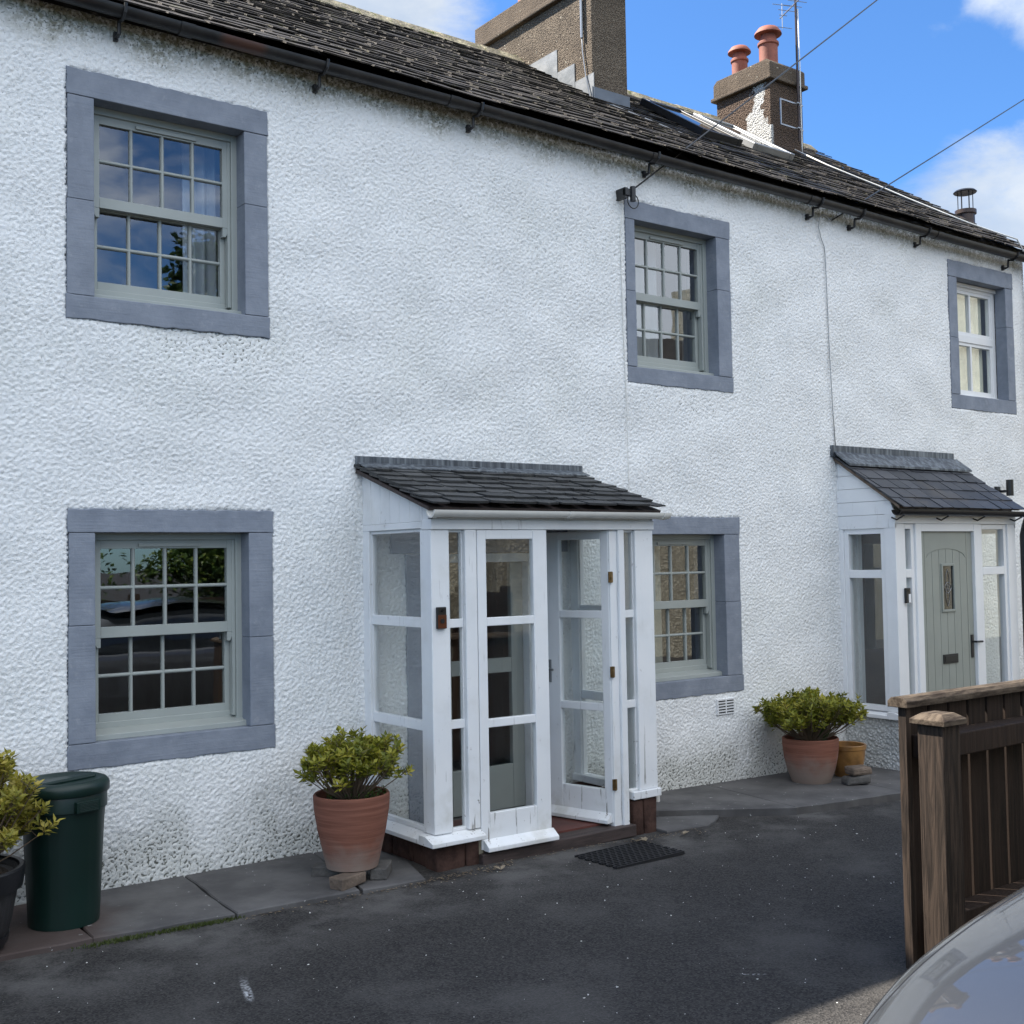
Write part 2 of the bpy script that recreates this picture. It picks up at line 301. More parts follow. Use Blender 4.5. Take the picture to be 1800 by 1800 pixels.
# ------------------------------------------------------------------ mesh helpers
class MB:
    def __init__(s): s.v = []; s.f = []; s.r = []; s.useR = False
    def add(s, vs, fs, rnd=None):
        n = len(s.v); s.v += [tuple(p) for p in vs]; s.f += [tuple(i+n for i in f) for f in fs]
        if rnd is not None: s.useR = True
        s.r += [0.5 if rnd is None else rnd]*len(vs); return s
    def box(s, x0, x1, y0, y1, z0, z1, rnd=None):
        v = [(x, y, z) for x in (x0, x1) for y in (y0, y1) for z in (z0, z1)]
        return s.add(v, [(0, 1, 3, 2), (4, 6, 7, 5), (0, 4, 5, 1), (2, 3, 7, 6), (0, 2, 6, 4), (1, 5, 7, 3)], rnd)
    def obox(s, M, sx, sy, sz, rnd=None, jit=0):
        v = [M @ Vector((x*sx/2+random.uniform(-jit, jit), y*sy/2+random.uniform(-jit, jit), z*sz/2+random.uniform(-jit, jit))) for x in (-1, 1) for y in (-1, 1) for z in (-1, 1)]
        return s.add(v, [(0, 1, 3, 2), (4, 6, 7, 5), (0, 4, 5, 1), (2, 3, 7, 6), (0, 2, 6, 4), (1, 5, 7, 3)], rnd)
    def prism(s, poly, axis, a, b, rnd=None):
        """polygon in the two other axes, extruded along axis from a to b"""
        def P(u, v, w): return {'x': (w, u, v), 'y': (u, w, v), 'z': (u, v, w)}[axis]
        n = len(poly); vs = [P(*p, a) for p in poly]+[P(*p, b) for p in poly]
        fs = [tuple(range(n))[::-1], tuple(range(n, 2*n))]+[(i, (i+1) % n, n+(i+1) % n, n+i) for i in range(n)]
        return s.add(vs, fs, rnd)
    def tube(s, pts, r, n=8, cap=True):
        pts = [Vector(p) for p in pts]; rs = r if isinstance(r, (list, tuple)) else [r]*len(pts); vs = []; pn = None
        for i, p in enumerate(pts):
            dr = (pts[min(i+1, len(pts)-1)]-pts[max(i-1, 0)]).normalized()
            a = pn if pn is not None else (Vector((0, 0, 1)) if abs(dr.z) < .9 else Vector((1, 0, 0)))
            u_ = (a-dr*a.dot(dr)).normalized(); pn = u_; w_ = dr.cross(u_)
            vs += [p+(u_*math.cos(2*math.pi*k/n)+w_*math.sin(2*math.pi*k/n))*rs[i] for k in range(n)]
        fs = [(i*n+k, i*n+(k+1) % n, (i+1)*n+(k+1) % n, (i+1)*n+k) for i in range(len(pts)-1) for k in range(n)]
        if cap: fs += [tuple(range(n))[::-1], tuple((len(pts)-1)*n+k for k in range(n))]
        return s.add(vs, fs)
    def lathe(s, prof, c=(0, 0, 0), n=40, fn=None, close=False):
        vs = []
        for r, z in prof:
            for k in range(n):
                a = 2*math.pi*k/n; q = r*(fn(a, z) if fn else 1); vs.append((c[0]+q*math.cos(a), c[1]+q*math.sin(a), c[2]+z))
        m = len(prof); fs = [(i*n+k, i*n+(k+1) % n, (i+1)*n+(k+1) % n, (i+1)*n+k) for i in range(m-1) for k in range(n)]
        if prof[0][0] > 1e-4: fs.append(tuple(range(n))[::-1])
        if prof[-1][0] > 1e-4 and not close: fs.append(tuple((m-1)*n+k for k in range(n)))
        return s.add(vs, fs)
    def build(s, name, m, parent=None, bevel=0, smooth=False, sub=0, label=None, loc=None):
        me = bpy.data.meshes.new(name); me.from_pydata(s.v, [], s.f); me.update()
        if s.useR:
            a = me.attributes.new('rnd', 'FLOAT', 'POINT'); a.data.foreach_set('value', s.r)
        ms = m if isinstance(m, (list, tuple)) else [m]
        for q in ms: me.materials.append(MATS[q])
        o = bpy.data.objects.new(name, me); COL.objects.link(o)
        if parent is not None: o.parent = parent
        if loc: o.location = loc
        if bevel:
            b = o.modifiers.new('bevel', 'BEVEL'); b.width = bevel; b.segments = 2; b.limit_method = 'ANGLE'; b.angle_limit = R(40)
        if sub:
            b = o.modifiers.new('subdivision', 'SUBSURF'); b.levels = sub; b.render_levels = sub
        if smooth:
            for p in me.polygons: p.use_smooth = True
            if smooth == 'auto':
                import bmesh
                bm = bmesh.new(); bm.from_mesh(me)
                for e in bm.edges:
                    if len(e.link_faces) == 2 and e.calc_face_angle(0) > R(38): e.smooth = False
                bm.to_mesh(me); bm.free()
        if label: o['label'] = label
        return o
def empty(name, loc, label, cat, group=None, rz=0):
    o = bpy.data.objects.new(name, None); COL.objects.link(o); o.location = loc; o.rotation_euler = (0, 0, rz); o.empty_display_size = .1
    o['label'] = label; o['category'] = cat
    if group: o['group'] = group
    return o
def tag(o, label, cat, group=None):
    o['label'] = label; o['category'] = cat
    if group: o['group'] = group
    return o
def struct(o): o['kind'] = 'structure'; return o
def copy_tree(o, parent=None):
    c = o.copy(); COL.objects.link(c)
    if parent is not None: c.parent = parent
    for ch in [x for x in bpy.data.objects if x.parent == o]: copy_tree(ch, c)
    return c
def zg(x): return -0.02*min(max(0, x-4), 4)

# ------------------------------------------------------------------ ground
xs = sorted(set([-400, -120, -40, -14, -8]+[round(-5+i*.5, 2) for i in range(40)]+[16, 24, 50, 130, 400]))
ys = [-400, -120, -40, -16, -10, -6, -3, -1.4, -.2, 6.5, 20, 80, 300, 1200]
vs = [(x, y, zg(x)-.022) for y in ys for x in xs]; nx = len(xs)
mb = MB().add(vs, [(j*nx+i, j*nx+i+1, (j+1)*nx+i+1, (j+1)*nx+i) for j in range(len(ys)-1) for i in range(nx-1)])
struct(mb.build('road', 'asphalt'))
mb = MB()
def slab(poly, th=.02):
    q = []
    n = len(poly)
    for i in range(n):
        a, b = Vector((*poly[i], 0)), Vector((*poly[(i+1) % n], 0)); k = max(1, int((b-a).length/.12))
        for j in range(k):
            p = a.lerp(b, j/k)
            if p.y < -.1: p += Vector((random.uniform(-.006, .006), random.uniform(-.010, .010), 0))
            q.append(p)
    cx = sum(p.x for p in q)/len(q); cy = sum(p.y for p in q)/len(q); m = len(q)
    tops = [(p.x, p.y, zg(p.x)+th) for p in q]; ins = [(cx+(p.x-cx)*.985, cy+(p.y-cy)*.975, zg(p.x)+th+.006) for p in q]; bot = [(p.x, p.y, zg(p.x)-.06) for p in q]
    fs = [tuple(range(m))]+[(i, (i+1) % m, m+(i+1) % m, m+i) for i in range(m)]+[(m+i, m+(i+1) % m, 2*m+(i+1) % m, 2*m+i) for i in range(m)]
    mb.add(ins+tops+bot, [fs[0][::-1]]+[f[::-1] for f in fs[1:]])
slab([(-4, .05), (-4, -.8), (-1.2, -.8), (-1.2, .05)], 0); slab([(-1.19, .05), (-1.19, -.8), (.9, -.76), (.9, .05)], 0)
slab([(.91, .05), (.91, -.76), (1.72, -.81), (1.74, .05)], 0); slab([(1.75, .05), (1.73, -.81), (2.40, -.88), (2.47, .05)], 0)
slab([(2.48, .05), (2.41, -.88), (3.10, -.91), (3.28, .05)], .0); slab([(3.29, .05), (3.12, -.91), (3.50, -.93), (3.62, -.55), (3.62, .05)], -.006)
slab([(5.43, .05), (5.43, -.45), (5.68, -.50), (6.52, -1.01), (6.66, .05)], .028)
slab([(5.40, -.47), (5.66, -.53), (6.02, -.75), (5.72, -.93), (5.37, -.90)], -.008)
slab([(6.67, .05), (6.53, -1.01), (7.64, -1.12), (7.75, .05)], .028); slab([(7.76, .05), (7.65, -1.12), (8.6, -1.1), (9.4, -1.08), (9.5, .05)], .024)
slab([(9.51, .05), (9.41, -1.08), (11.6, -1.05), (11.6, .05)], .024)
struct(mb.build('pavement', 'flagstone', bevel=0))

# ------------------------------------------------------------------ cottage
cot = empty('cottage', (4, 2.8, 0), 'long white roughcast cottage terrace with grey stone window surrounds and slate roof', 'house')
cot.location = (0, 0, 0)
WINS = [  # outer x0,x1,z0,z1 ; opening x0,x1,z0,z1 ; kind
    dict(o=(1.832, 3.022, 3.112, 4.500), i=(1.982, 2.868, 3.240, 4.352), k='curtain'),
    dict(o=(1.836, 3.035, .664, 2.070), i=(1.982, 2.878, .800, 1.942), k='dark'),
    dict(o=(5.93, 7.075, 3.075, 4.465), i=(6.028, 6.915, 3.195, 4.325), k='grey'),
    dict(o=(5.93, 7.105, .675, 2.062), i=(6.028, 6.925, .802, 1.928), k='side'),
    dict(o=(10.14, 11.28, 3.148, 4.600), i=(10.285, 11.14, 3.285, 4.440), k='upvc'),
]
DOORS = [(4.16, 5.02, -.1, 2.02), (8.60, 9.45, -.1, 2.02)]
# roughcast wall with real lumps
H = 4.86; X0, X1 = 1.15, 11.5; st = .0085
nxw = int((X1-X0)/st)+1; nzw = int((H+.12)/st)+1
gx = np.linspace(X0, X1, nxw); gz = np.linspace(-.12, H, nzw)
def band(lx, lz, bw, seed):
    r_ = np.random.default_rng(seed).standard_normal((nzw, nxw)); Fq = np.fft.rfft2(r_)
    fz = np.fft.fftfreq(nzw, st)[:, None]*lz; fx = np.fft.rfftfreq(nxw, st)[None, :]*lx
    q = np.sqrt(fz**2+fx**2); Fq *= np.exp(-((q-1)/bw)**2/2); a = np.fft.irfft2(Fq, s=(nzw, nxw)); return a/a.std()
a1 = band(.038, .025, .6, 3); a2 = band(.026, .0195, .6, 5); a3 = band(.9, .7, .6, 8); a4 = band(.0205, .0175, .4, 9)
a1 += .0
g_ = lambda c_: np.exp(-(c_**2)*.9)
hh = np.tanh((a1*.55+a2*.62+a4*.55)*.95+.2)
hh = np.where(hh > 0, hh*.75, hh*1.2); hh = np.clip(hh, -1, 1)
XX, ZZ = np.meshgrid(gx, gz)
depth = -.0058*hh-.004*a3          # lumps stand towards -y
depth = depth-.006
keep = np.ones((nzw-1, nxw-1), bool); xc = (gx[:-1]+gx[1:])/2; zc = (gz[:-1]+gz[1:])/2
for wd in WINS:
    x0, x1, z0, z1 = wd['o']
    dd_ = np.maximum(np.maximum(x0-XX, XX-x1), np.maximum(z0-ZZ, ZZ-z1))   # <0 inside
    inside = np.clip((-dd_-.002+.006*a2)/.012, 0, 1)
    depth = np.where(dd_ < .02, depth*np.clip((dd_+.02)/.04, .45, 1)+inside*.035, depth)
    keep &= ~((xc[None, :] > x0+.03) & (xc[None, :] < x1-.03) & (zc[:, None] > z0+.03) & (zc[:, None] < z1-.03))
for x0, x1, z0, z1 in DOORS:
    keep &= ~((xc[None, :] > x0) & (xc[None, :] < x1) & (zc[:, None] > z0) & (zc[:, None] < z1))
idx = np.arange(nzw*nxw).reshape(nzw, nxw)
q4 = np.stack([idx[:-1, :-1], idx[:-1, 1:], idx[1:, 1:], idx[1:, :-1]], -1)[keep]
me = bpy.data.meshes.new('wall'); nv = nzw*nxw; nf = len(q4)
co = np.stack([XX, depth, ZZ], -1).reshape(-1).astype(np.float32)
me.vertices.add(nv); me.vertices.foreach_set('co', co)
me.loops.add(nf*4); me.loops.foreach_set('vertex_index', q4.reshape(-1).astype(np.int32))
me.polygons.add(nf); me.polygons.foreach_set('loop_start', np.arange(0, nf*4, 4, dtype=np.int32))
me.update(calc_edges=True)
at = me.attributes.new('pit', 'FLOAT', 'POINT'); at.data.foreach_set('value', ((hh+1)/2).reshape(-1).astype(np.float32))
me.polygons.foreach_set('use_smooth', np.ones(nf, bool)); me.materials.append(MATS['roughcast'])
wall = bpy.data.objects.new('wall', me); COL.objects.link(wall); wall.parent = cot
# rest of the shell
RX0, RX1 = -6, 11.5; RY, RZ = 2.76, 6.78; EY, EZ = -.12, 4.80; TP = (RZ-EZ)/(RY-EY)
mb = MB(); mb.box(RX0, X0, -.006, .3, -.2, 4.86); mb.box(RX0, RX0+.3, .3, 5.6, -.2, 4.86); mb.box(RX0, RX1, 5.6, 5.9, -.2, 4.86)
mb.box(RX1-.3, RX1, .02, 5.6, -.2, 4.86); mb.box(RX1-.02, RX1+.004, -.004, .02, -.12, 4.86)
for gxx in (RX0+.02, RX1-.3): mb.prism([(-.0, 4.86), (5.9, 4.86), (RY, RZ-.10)], 'x', gxx, gxx+.28)
mb.build('end_walls', 'white_roughcast', cot)
mb = MB(); mb.box(RX0+.3, RX1-.3, .02, 5.6, 2.55, 2.75); mb.box(RX0+.3, RX1-.3, .02, 5.6, -.15, .04); mb.box(RX0+.3, RX1-.3, .02, 5.6, 4.83, 4.85)
for xx in (3.4, 5.6, 8.1, 9.9): mb.box(xx, xx+.1, .35, 5.6, .04, 4.83)
mb.box(RX0+.3, RX1-.3, 3.6, 3.7, .04, 4.83); mb.build('interior', 'room_plaster', cot)

def surround(wd, par):
    x0, x1, z0, z1 = wd['o']; a0, a1_, b0, b1 = wd['i']; yf, yb = -.013, .11; mb = MB(); j = .0025
    def blk(xa, xb, za, zb, ya=yf, b=yb):
        e = lambda: random.uniform(-.004, .004)
        cs = [(xa, za), (xb, za), (xb, zb), (xa, zb)]; poly = []
        for q in range(4):
            (ua, va), (ub, vb_) = cs[q], cs[(q+1) % 4]; out = (q == 0 and zb < (z0+z1)/2) or (q == 2 and za > (z0+z1)/2) or q in (1, 3); k_ = max(2, int(max(abs(ub-ua), abs(vb_-va))/.045))
            for g in range(k_):
                w_ = g/k_; am = .0045 if out else .0008
                poly.append((ua+(ub-ua)*w_+random.uniform(-am, am), va+(vb_-va)*w_+random.uniform(-am, am)))
        mb.prism(poly, 'y', ya+random.uniform(-.003, .003), b)
    blk(x0, x1, b1, z1-.0)                      # lintel
    blk(x0-.002, x1+.004, z0, b0)               # sill
    zm = b0+(b1-b0)*random.uniform(.45, .58); zn = b0+(b1-b0)*random.uniform(.42, .66)
    for xa, xb, zs in ((x0+.003, a0, zm), (a1_, x1-.006, zn)):
        mb.prism([(xa, b0+j), (xb, b0+j), (xb, zs-j/2), (xa, zs-j/2)], 'y', yf, yb+.001)
        mb.prism([(xa+.004*(xa < a0), zs+j/2), (xb, zs+j/2), (xb, b1-j), (xa+.004*(xa < a0), b1-j)], 'y', yf+.003, yb)
    # back-up so the joints read dark, not open
    mb.box(x0+.02, a0-.004, .02, yb-.01, b0-.05, b1+.05); mb.box(a1_+.004, x1-.02, .02, yb-.01, b0-.05, b1+.05)
    # deep linings to the room
    mb.box(x0, a0-.01, yb+.09, .35, b0-.1, b1+.1); mb.box(a1_+.01, x1, yb+.09, .35, b0-.1, b1+.1); mb.box(x0, x1, yb+.09, .35, b1+.03, b1+.12); mb.box(x0, x1, yb+.09, .35, b0-.12, b0-.02)
    return mb.build('stone_surround', 'painted_stone', par, bevel=.004)

def sash_window(wd, horn=True):
    a0, a1_, b0, b1 = wd['i']; k = wd['k']
    x0, x1, z0, z1 = a0-.035, a1_+.02, b0, b1+.02
    F = MB(); y0 = .105
    F.box(x0, x0+.055, y0, .21, z0, z1); F.box(x1-.055, x1, y0, .21, z0, z1); F.box(x0+.055, x1-.055, y0+.001, .21, z1-.06, z1)
    F.prism([(y0-.055, z0-.0), (y0-.055, z0+.030), (.21, z0+.062), (.21, z0)], 'x', x0+.03, x1-.012)      # timber sill
    F.box(x0+.057, x1-.057, .16, .205, z0+.05, z0+.085)
    F.box(x1-.075, x1-.0555, y0+.012, .16, z0+.06, z1-.06); F.box(x0+.0555, x0+.075, y0+.012, .16, z0+.06, z1-.06)
    fr = F.build('window', 'sash_paint', cot, bevel=.003)
    zi0, zi1 = z0+.062, z1-.058; xi0, xi1 = x0+.062, x1-.062; zm = zi0+(zi1-zi0)*.485
    zm = zi0+(zi1-zi0)*.475
    for nm, ya, za, zb, rails in (('upper_sash', .122, zm, zi1, (.060, .050)), ('lower_sash', .166, zi0, zm+.025, (.068, .030))):
        G = MB(); yb = ya+.036; s_ = .042
        G.box(xi0, xi0+s_, ya, yb, za, zb); G.box(xi1-s_, xi1, ya, yb, za, zb)
        G.box(xi0+s_, xi1-s_, ya-.001, yb, za, za+rails[0]); G.box(xi0+s_, xi1-s_, ya+.001, yb, zb-rails[1], zb)
        gx0, gx1, gz0, gz1 = xi0+s_, xi1-s_, za+rails[0], zb-rails[1]
        for i in (1, 2, 3):
            xm = gx0+(gx1-gx0)*i/4; G.prism([(xm-.010, ya+.010), (xm-.004, ya+.003), (xm+.004, ya+.003), (xm+.010, ya+.010), (xm+.010, yb-.006), (xm-.010, yb-.006)], 'z', gz0, gz1)
        zz = (gz0+gz1)/2
        G.prism([(ya+.0105, zz-.010), (ya+.0035, zz-.004), (ya+.0035, zz+.004), (ya+.0105, zz+.010), (yb-.0065, zz+.010), (yb-.0065, zz-.010)], 'x', gx0, gx1)
        if nm == 'upper_sash':
            for xh in (xi0+.002, xi1-s_):
                G.prism([(xh, za-.055), (xh+.020, za-.055), (xh+.030, za-.030), (xh+s_-.002, za-.010), (xh+s_-.002, za-.0005), (xh, za-.0005)] if xh > (xi0+.1) else [(xh, za-.0005), (xh, za-.02), (xh+.02, za-.055), (xh+s_-.002, za-.055), (xh+s_-.002, za-.0005)], 'y', ya+.001, yb-.001)
            G.box((x0+x1)/2-.16, (x0+x1)/2+.20, ya-.012, ya-.002, zb-rails[1]+.010, zb-rails[1]+.030)
        o = G.build(nm, 'sash_paint', fr, bevel=.0015)
        P = MB(); P.box(gx0-.004, gx1+.004, ya+.020, ya+.024, gz0-.004, gz1+.004); P.build('pane', 'double_glazing', fr)
    surround(wd, fr)
    return fr, (x0, x1, z0, z1)
def drape(par, x0, x1, z0, z1, y, m, folds=5, amp=.03):
    n = 60; vs = []
    for j, z in enumerate((z0, z1)):
        for i in range(n+1):
            u_ = i/n; vs.append((x0+(x1-x0)*u_+(.01*math.sin(9*u_) if j == 0 else 0), y+amp*math.sin(u_*folds*2*math.pi)+amp*.4*math.sin(u_*folds*5.1), z))
    return MB().add(vs, [(i, i+1, n+2+i, n+1+i) for i in range(n)]).build('curtain', m, par, smooth=True)
for wd in WINS[:4]:
    fr, (x0, x1, z0, z1) = sash_window(wd)
    if wd['k'] == 'curtain':
        drape(fr, x1-.24, x1-.02, z0-.1, z1+.1, .42, 'curtain', 3); drape(fr, x0-.1, x0+.02, z0-.1, z1+.1, .42, 'curtain', 2)
    elif wd['k'] == 'grey':
        drape(fr, x0-.1, x1-.30, z0-.2, z1+.1, .40, 'grey_curtain', 6, .012); drape(fr, x1+.02, x1+.12, z0-.1, z1+.1, .42, 'grey_curtain', 2)
    elif wd['k'] == 'side':
        drape(fr, x0-.1, x1-.34, z0-.2, z1+.1, .40, 'blind', 7, .012)
# white upvc window
wd = WINS[4]; a0, a1_, b0, b1 = wd['i']; F = MB(); x0, x1, z0, z1 = a0-.02, a1_+.01, b0, b1+.02
F.box(x0, x0+.06, .12, .19, z0, z1); F.box(x1-.06, x1, .12, .19, z0, z1); F.box(x0+.06, x1-.06, .121, .19, z1-.09, z1); F.box(x0+.06, x1-.06, .121, .19, z0, z0+.05)
F.box(x0, x1, .095, .119, z1-.06, z1-.025); F.box(x0, x1, .10, .119, z0, z0+.03)
zm = (z0+z1)/2+.01; F.box(x0+.06, x1-.06, .115, .19, zm-.035, zm+.04); xm = (x0+x1)/2-.0
fr = F.build('window', 'white_upvc', cot, bevel=.004)
for za, zb in ((z0+.05, zm-.035), (zm+.04, z1-.09)):
    G = MB(); G.box(x0+.06, x0+.095, .126, .17, za, zb); G.box(x1-.095, x1-.06, .126, .17, za, zb); G.box(x0+.095, x1-.095, .1265, .17, za, za+.032); G.box(x0+.095, x1-.095, .1265, .17, zb-.032, zb)
    G.box(xm-.014, xm+.014, .124, .165, za+.032, zb-.032); G.build('casement', 'white_upvc', fr, bevel=.003)
    P = MB(); P.box(x0+.09, x1-.09, .146, .15, za+.03, zb-.03); P.build('pane', 'double_glazing', fr)
surround(wd, fr); drape(fr, x0-.02, x1-.09, z0-.1, z1+.1, .222, 'pale_blind', 6, .008)

# main roof: every slate laid in courses, one mesh
def slate_roof(x0, x1, ey, ez, ry, rz, course, wmin, wmax, th, jit, lift, over=1.9, sagf=None):
    mb = MB(); L = math.hypot(ry-ey, rz-ez); ux = Vector((0, (ry-ey)/L, (rz-ez)/L)); nn_ = Vector((0, -ux.z, ux.y)); rows = int(L/course)+1
    for r_ in range(rows):
        s0 = r_*course; x = x0-random.uniform(0, wmax*.6); cw = course*random.uniform(.94, 1.06); ln = min(course*over, L-s0+.02)
        if ln < course*.4: continue
        while x < x1:
            ww = random.uniform(wmin, wmax); xa = max(x, x0); xb = min(x+ww, x1); x += ww
            if xb-xa < .04: continue
            g = .003; xa += g; xb -= g; dz = random.uniform(0, lift); t_ = th*random.uniform(.7, 1.35); d0 = random.uniform(-jit, jit); d1 = random.uniform(-jit, jit)
            def pt(xx, s, h_): return Vector((xx, ey, ez+(sagf(xx)*(1-s/L) if sagf else 0)))+ux*s+nn_*h_
            hb = th*1.6+dz; ht = .002
            c1, c2 = random.uniform(0, jit*1.3), random.uniform(0, jit*1.3)
            pr = [(xa+random.uniform(0, .012), s0+d0+c1), (xa+(xb-xa)*random.uniform(.25, .4), s0+d0), (xa+(xb-xa)*random.uniform(.6, .75), s0+d1), (xb-random.uniform(0, .012), s0+d1+c2), (xb, s0+ln), (xa, s0+ln)]
            hs = [hb, hb, hb, hb, ht, ht]
            vs = [pt(px, s, h_) for (px, s), h_ in zip(pr, hs)]+[pt(px, s, h_+t_) for (px, s), h_ in zip(pr, hs)]
            n = 6; mb.add(vs, [tuple(range(n))[::-1], tuple(range(n, 2*n))]+[(i, (i+1) % n, n+(i+1) % n, n+i) for i in range(n)], random.random())
    return mb
roof = slate_roof(RX0, RX1+.06, -.15, 4.80, RY, RZ, .135, .14, .40, .009, .014, .013, sagf=lambda x: .060-.012*max(0, x-6.5)+.006*math.sin(x*2.3)).build('roof', 'old_slate', cot)
mb = MB(); L = 3.5
mb.prism([(-.05, 4.845), (RY, RZ-.03), (RY, RZ-.08), (-.05, 4.805)], 'x', RX0, RX1+.03); mb.prism([(RY+.001, RZ-.03), (6.05, 4.62), (6.05, 4.55), (RY+.001, RZ-.10)], 'x', RX0, RX1+.03)
mb.build('roof_deck', 'old_slate', roof)
mb = MB(); x = RX0
while x < RX1:
    l_ = .45*random.uniform(.9, 1.1); h_ = random.uniform(0, .015)
    mb.prism([(RY-.16, RZ-.085+h_), (RY-.05, RZ+.025+h_), (RY, RZ+.050+h_), (RY+.05, RZ+.025+h_), (RY+.16, RZ-.085+h_), (RY, RZ-.10)], 'x', x, min(x+l_-.008, RX1+.05)); x += l_
mb.build('ridge', 'ridge_mortar', roof, bevel=.008)
# gutter
mb = MB()
def half_pipe(mb, x0, x1, cy, cz, r, th=.006, n=12):
    outer = [(cy+r*math.cos(math.pi+math.pi*i/n), cz+r*math.sin(math.pi+math.pi*i/n)) for i in range(n+1)]
    inner = [(cy+(r-th)*math.cos(2*math.pi-math.pi*i/n), cz+(r-th)*math.sin(2*math.pi-math.pi*i/n)) for i in range(n+1)]
    poly = outer+inner; m = len(poly); vs = [(x0, *p) for p in poly]+[(x1, *p) for p in poly]
    fs = [(i, (i+1) % m, m+(i+1) % m, m+i) for i in range(m)]
    for i in range(n): fs += [(i, i+1, m-2-i, m-1-i), (m+i, m+m-1-i, m+m-2-i, m+i+1)]
    mb.add(vs, fs)
GZ = lambda x: 4.80-.0095*(x-1)+.051
def tilt(mb, n0):
    for q in range(n0, len(mb.v)): a = mb.v[q]; mb.v[q] = (a[0], a[1], a[2]+GZ(a[0])+.004*math.sin(a[0]*1.7)-4.8)
for k in range(60):
    xa = RX0+(RX1+.08-RX0)*k/60; n0 = len(mb.v); half_pipe(mb, xa, RX0+(RX1+.08-RX0)*(k+1)/60, -.135, 4.80, .051); tilt(mb, n0)
for x in np.arange(-4.9, 11.5, 1.83): n0 = len(mb.v); half_pipe(mb, x, x+.08, -.135, 4.80, .057); tilt(mb, n0)
mb.tube([(RX1+.05, -.135, 4.70), (RX1+.05, -.135, 4.6), (RX1+.03, -.06, 4.45), (RX1+.03, -.06, .02)], .042, 12)
gut = mb.build('gutter', 'cast_iron', cot, smooth='auto')
for px_ in (-3.1, -1.3, .3, 2.1, 3.34, 4.50, 6.13, 8.05, 8.62, 9.6, 11.1):
    B = MB(); gz_ = GZ(px_); B.tube([(px_, .01, gz_-.115), (px_, -.05, gz_-.125), (px_, -.075, gz_-.12), (px_, -.08, gz_-.05)], .011, 6); B.tube([(px_, -.08, gz_-.05), (px_, -.135, gz_-.062), (px_, -.185, gz_-.035), (px_, -.196, gz_+.01)], .010, 6)
    B.box(px_-.012, px_+.012, -.03, .005, gz_-.14, gz_-.09); B.build('bracket', 'cast_iron', gut)
mb = MB(); mb.box(RX0, RX1, -.035, -.018, 4.835, 4.875); mb.build('fascia', 'black_metal', cot)

# chimneys
def stepped_flash(par, x, y0, n, dy):
    mb = MB()
    ya = y0
    for i, dd3 in enumerate((.27, .26, .42, .24)):
        yb = ya+dd3-.004; z0_ = EZ+TP*(ya-EY)-.02; z1_ = EZ+TP*(yb-EY)-.02; tp = z1_+(.13 if i < 2 else .07)
        if i == 3: tp = TOPZ
        TOPZ = tp
        mb.prism([(ya, z0_), (yb, z1_), (yb, max(tp, z1_+.004)), (ya, tp)], 'x', x-.006-.002*(i % 2), x+.001); ya += dd3
    return mb.build('flashing', 'lead_pale', par)
ch = MB(); CX0, CX1, CY0, CY1 = 7.02, 7.455, 1.58, 3.42; ch.box(CX0, CX1, CY0, CY1, 5.7, 7.11)
chim = ch.build('chimney', 'chimney_roughcast', cot, bevel=.01, label='broad brown roughcast chimney stack nearest the camera')
mb = MB(); mb.box(CX0-.05, CX1+.05, CY0-.05, CY1+.07, 7.11, 7.165); mb.box(CX0-.02, CX1+.02, CY0-.02, CY1+.02, 7.165, 7.36); mb.build('cap', 'chimney_cap_stone', chim, bevel=.012)
stepped_flash(chim, CX0, CY0-.02, 4, .29)
mb = MB(); zb = EZ+TP*(CY0-EY); mb.box(CX0-.012, CX1+.015, CY0-.012, CY0+.0, zb-.02, zb+.15); mb.prism([(CY0-.012, zb+.03), (CY0-.17, zb-.05), (CY0-.17, zb-.065), (CY0-.012, zb+.0)], 'x', CX0-.03, CX1+.03)
mb.build('flashing', 'lead_smooth', chim)
mb = MB(); mb.tube([(7.00, 1.70, 6.62), (7.00, 1.70, 7.05)], .014, 10); mb.build('conduit', 'grey_metal', chim, smooth='auto')
mb = MB(); mb.tube([(7.006, 1.72, 7.0), (7.006, 1.70, 6.5), (7.005, 1.66, 6.25), (7.0, 1.60, 6.03), (7.15, 1.35, 5.87), (7.45, 1.0, 5.63), (7.9, .62, 5.37), (8.35, .3, 5.15)], .006, 6); mb.build('cable', 'grey_metal', chim, smooth=True)
for k in range(2):
    mb = MB(); mb.lathe([(.11, 0), (.10, .05), (.085, .10), (.085, .30), (.10, .33), (.085, .36)], (CX0+.22, 1.95+k*.9, 7.36), 24); mb.build('chimney_pot', 'terracotta_chimney', chim, smooth='auto')
C2 = (9.90, 10.44, 1.93, 2.73); ch = MB(); ch.box(*C2, 6.0, 6.985)
chim2 = ch.build('chimney', 'patched_roughcast', cot, bevel=.01, label='smaller far chimney stack with flaking white patches')
mb = MB(); mb.box(C2[0]-.05, C2[1]+.05, C2[2]-.05, C2[3]+.05, 6.985, 7.03)
mb.prism([(C2[2]-.025, 7.03), (C2[3]+.025, 7.03), (C2[3]+.025, 7.18), (C2[3]-.03, 7.225), (C2[2]+.03, 7.225), (C2[2]-.025, 7.18)], 'x', C2[0]-.025, C2[1]+.025)
mb.build('cap', 'chimney_cap_stone', chim2, bevel=.012)
for yy, sc in ((2.56, .92), (2.13, 1.06)):
    mb = MB(); s = sc
    mb.lathe([(.105*s, 0), (.098*s, .06*s), (.098*s, .24*s), (.112*s, .25*s), (.112*s, .275*s), (.095*s, .29*s), (.082*s, .34*s), (.078*s, .36*s), (.145*s, .365*s), (.140*s, .385*s), (.105*s, .43*s), (.05*s, .455*s), (.0, .46*s)], (10.12, yy, 7.225), 28)
    mb.build('chimney_pot', 'terracotta_chimney', chim2, smooth='auto')
FX, FY = 12.11, 1.0
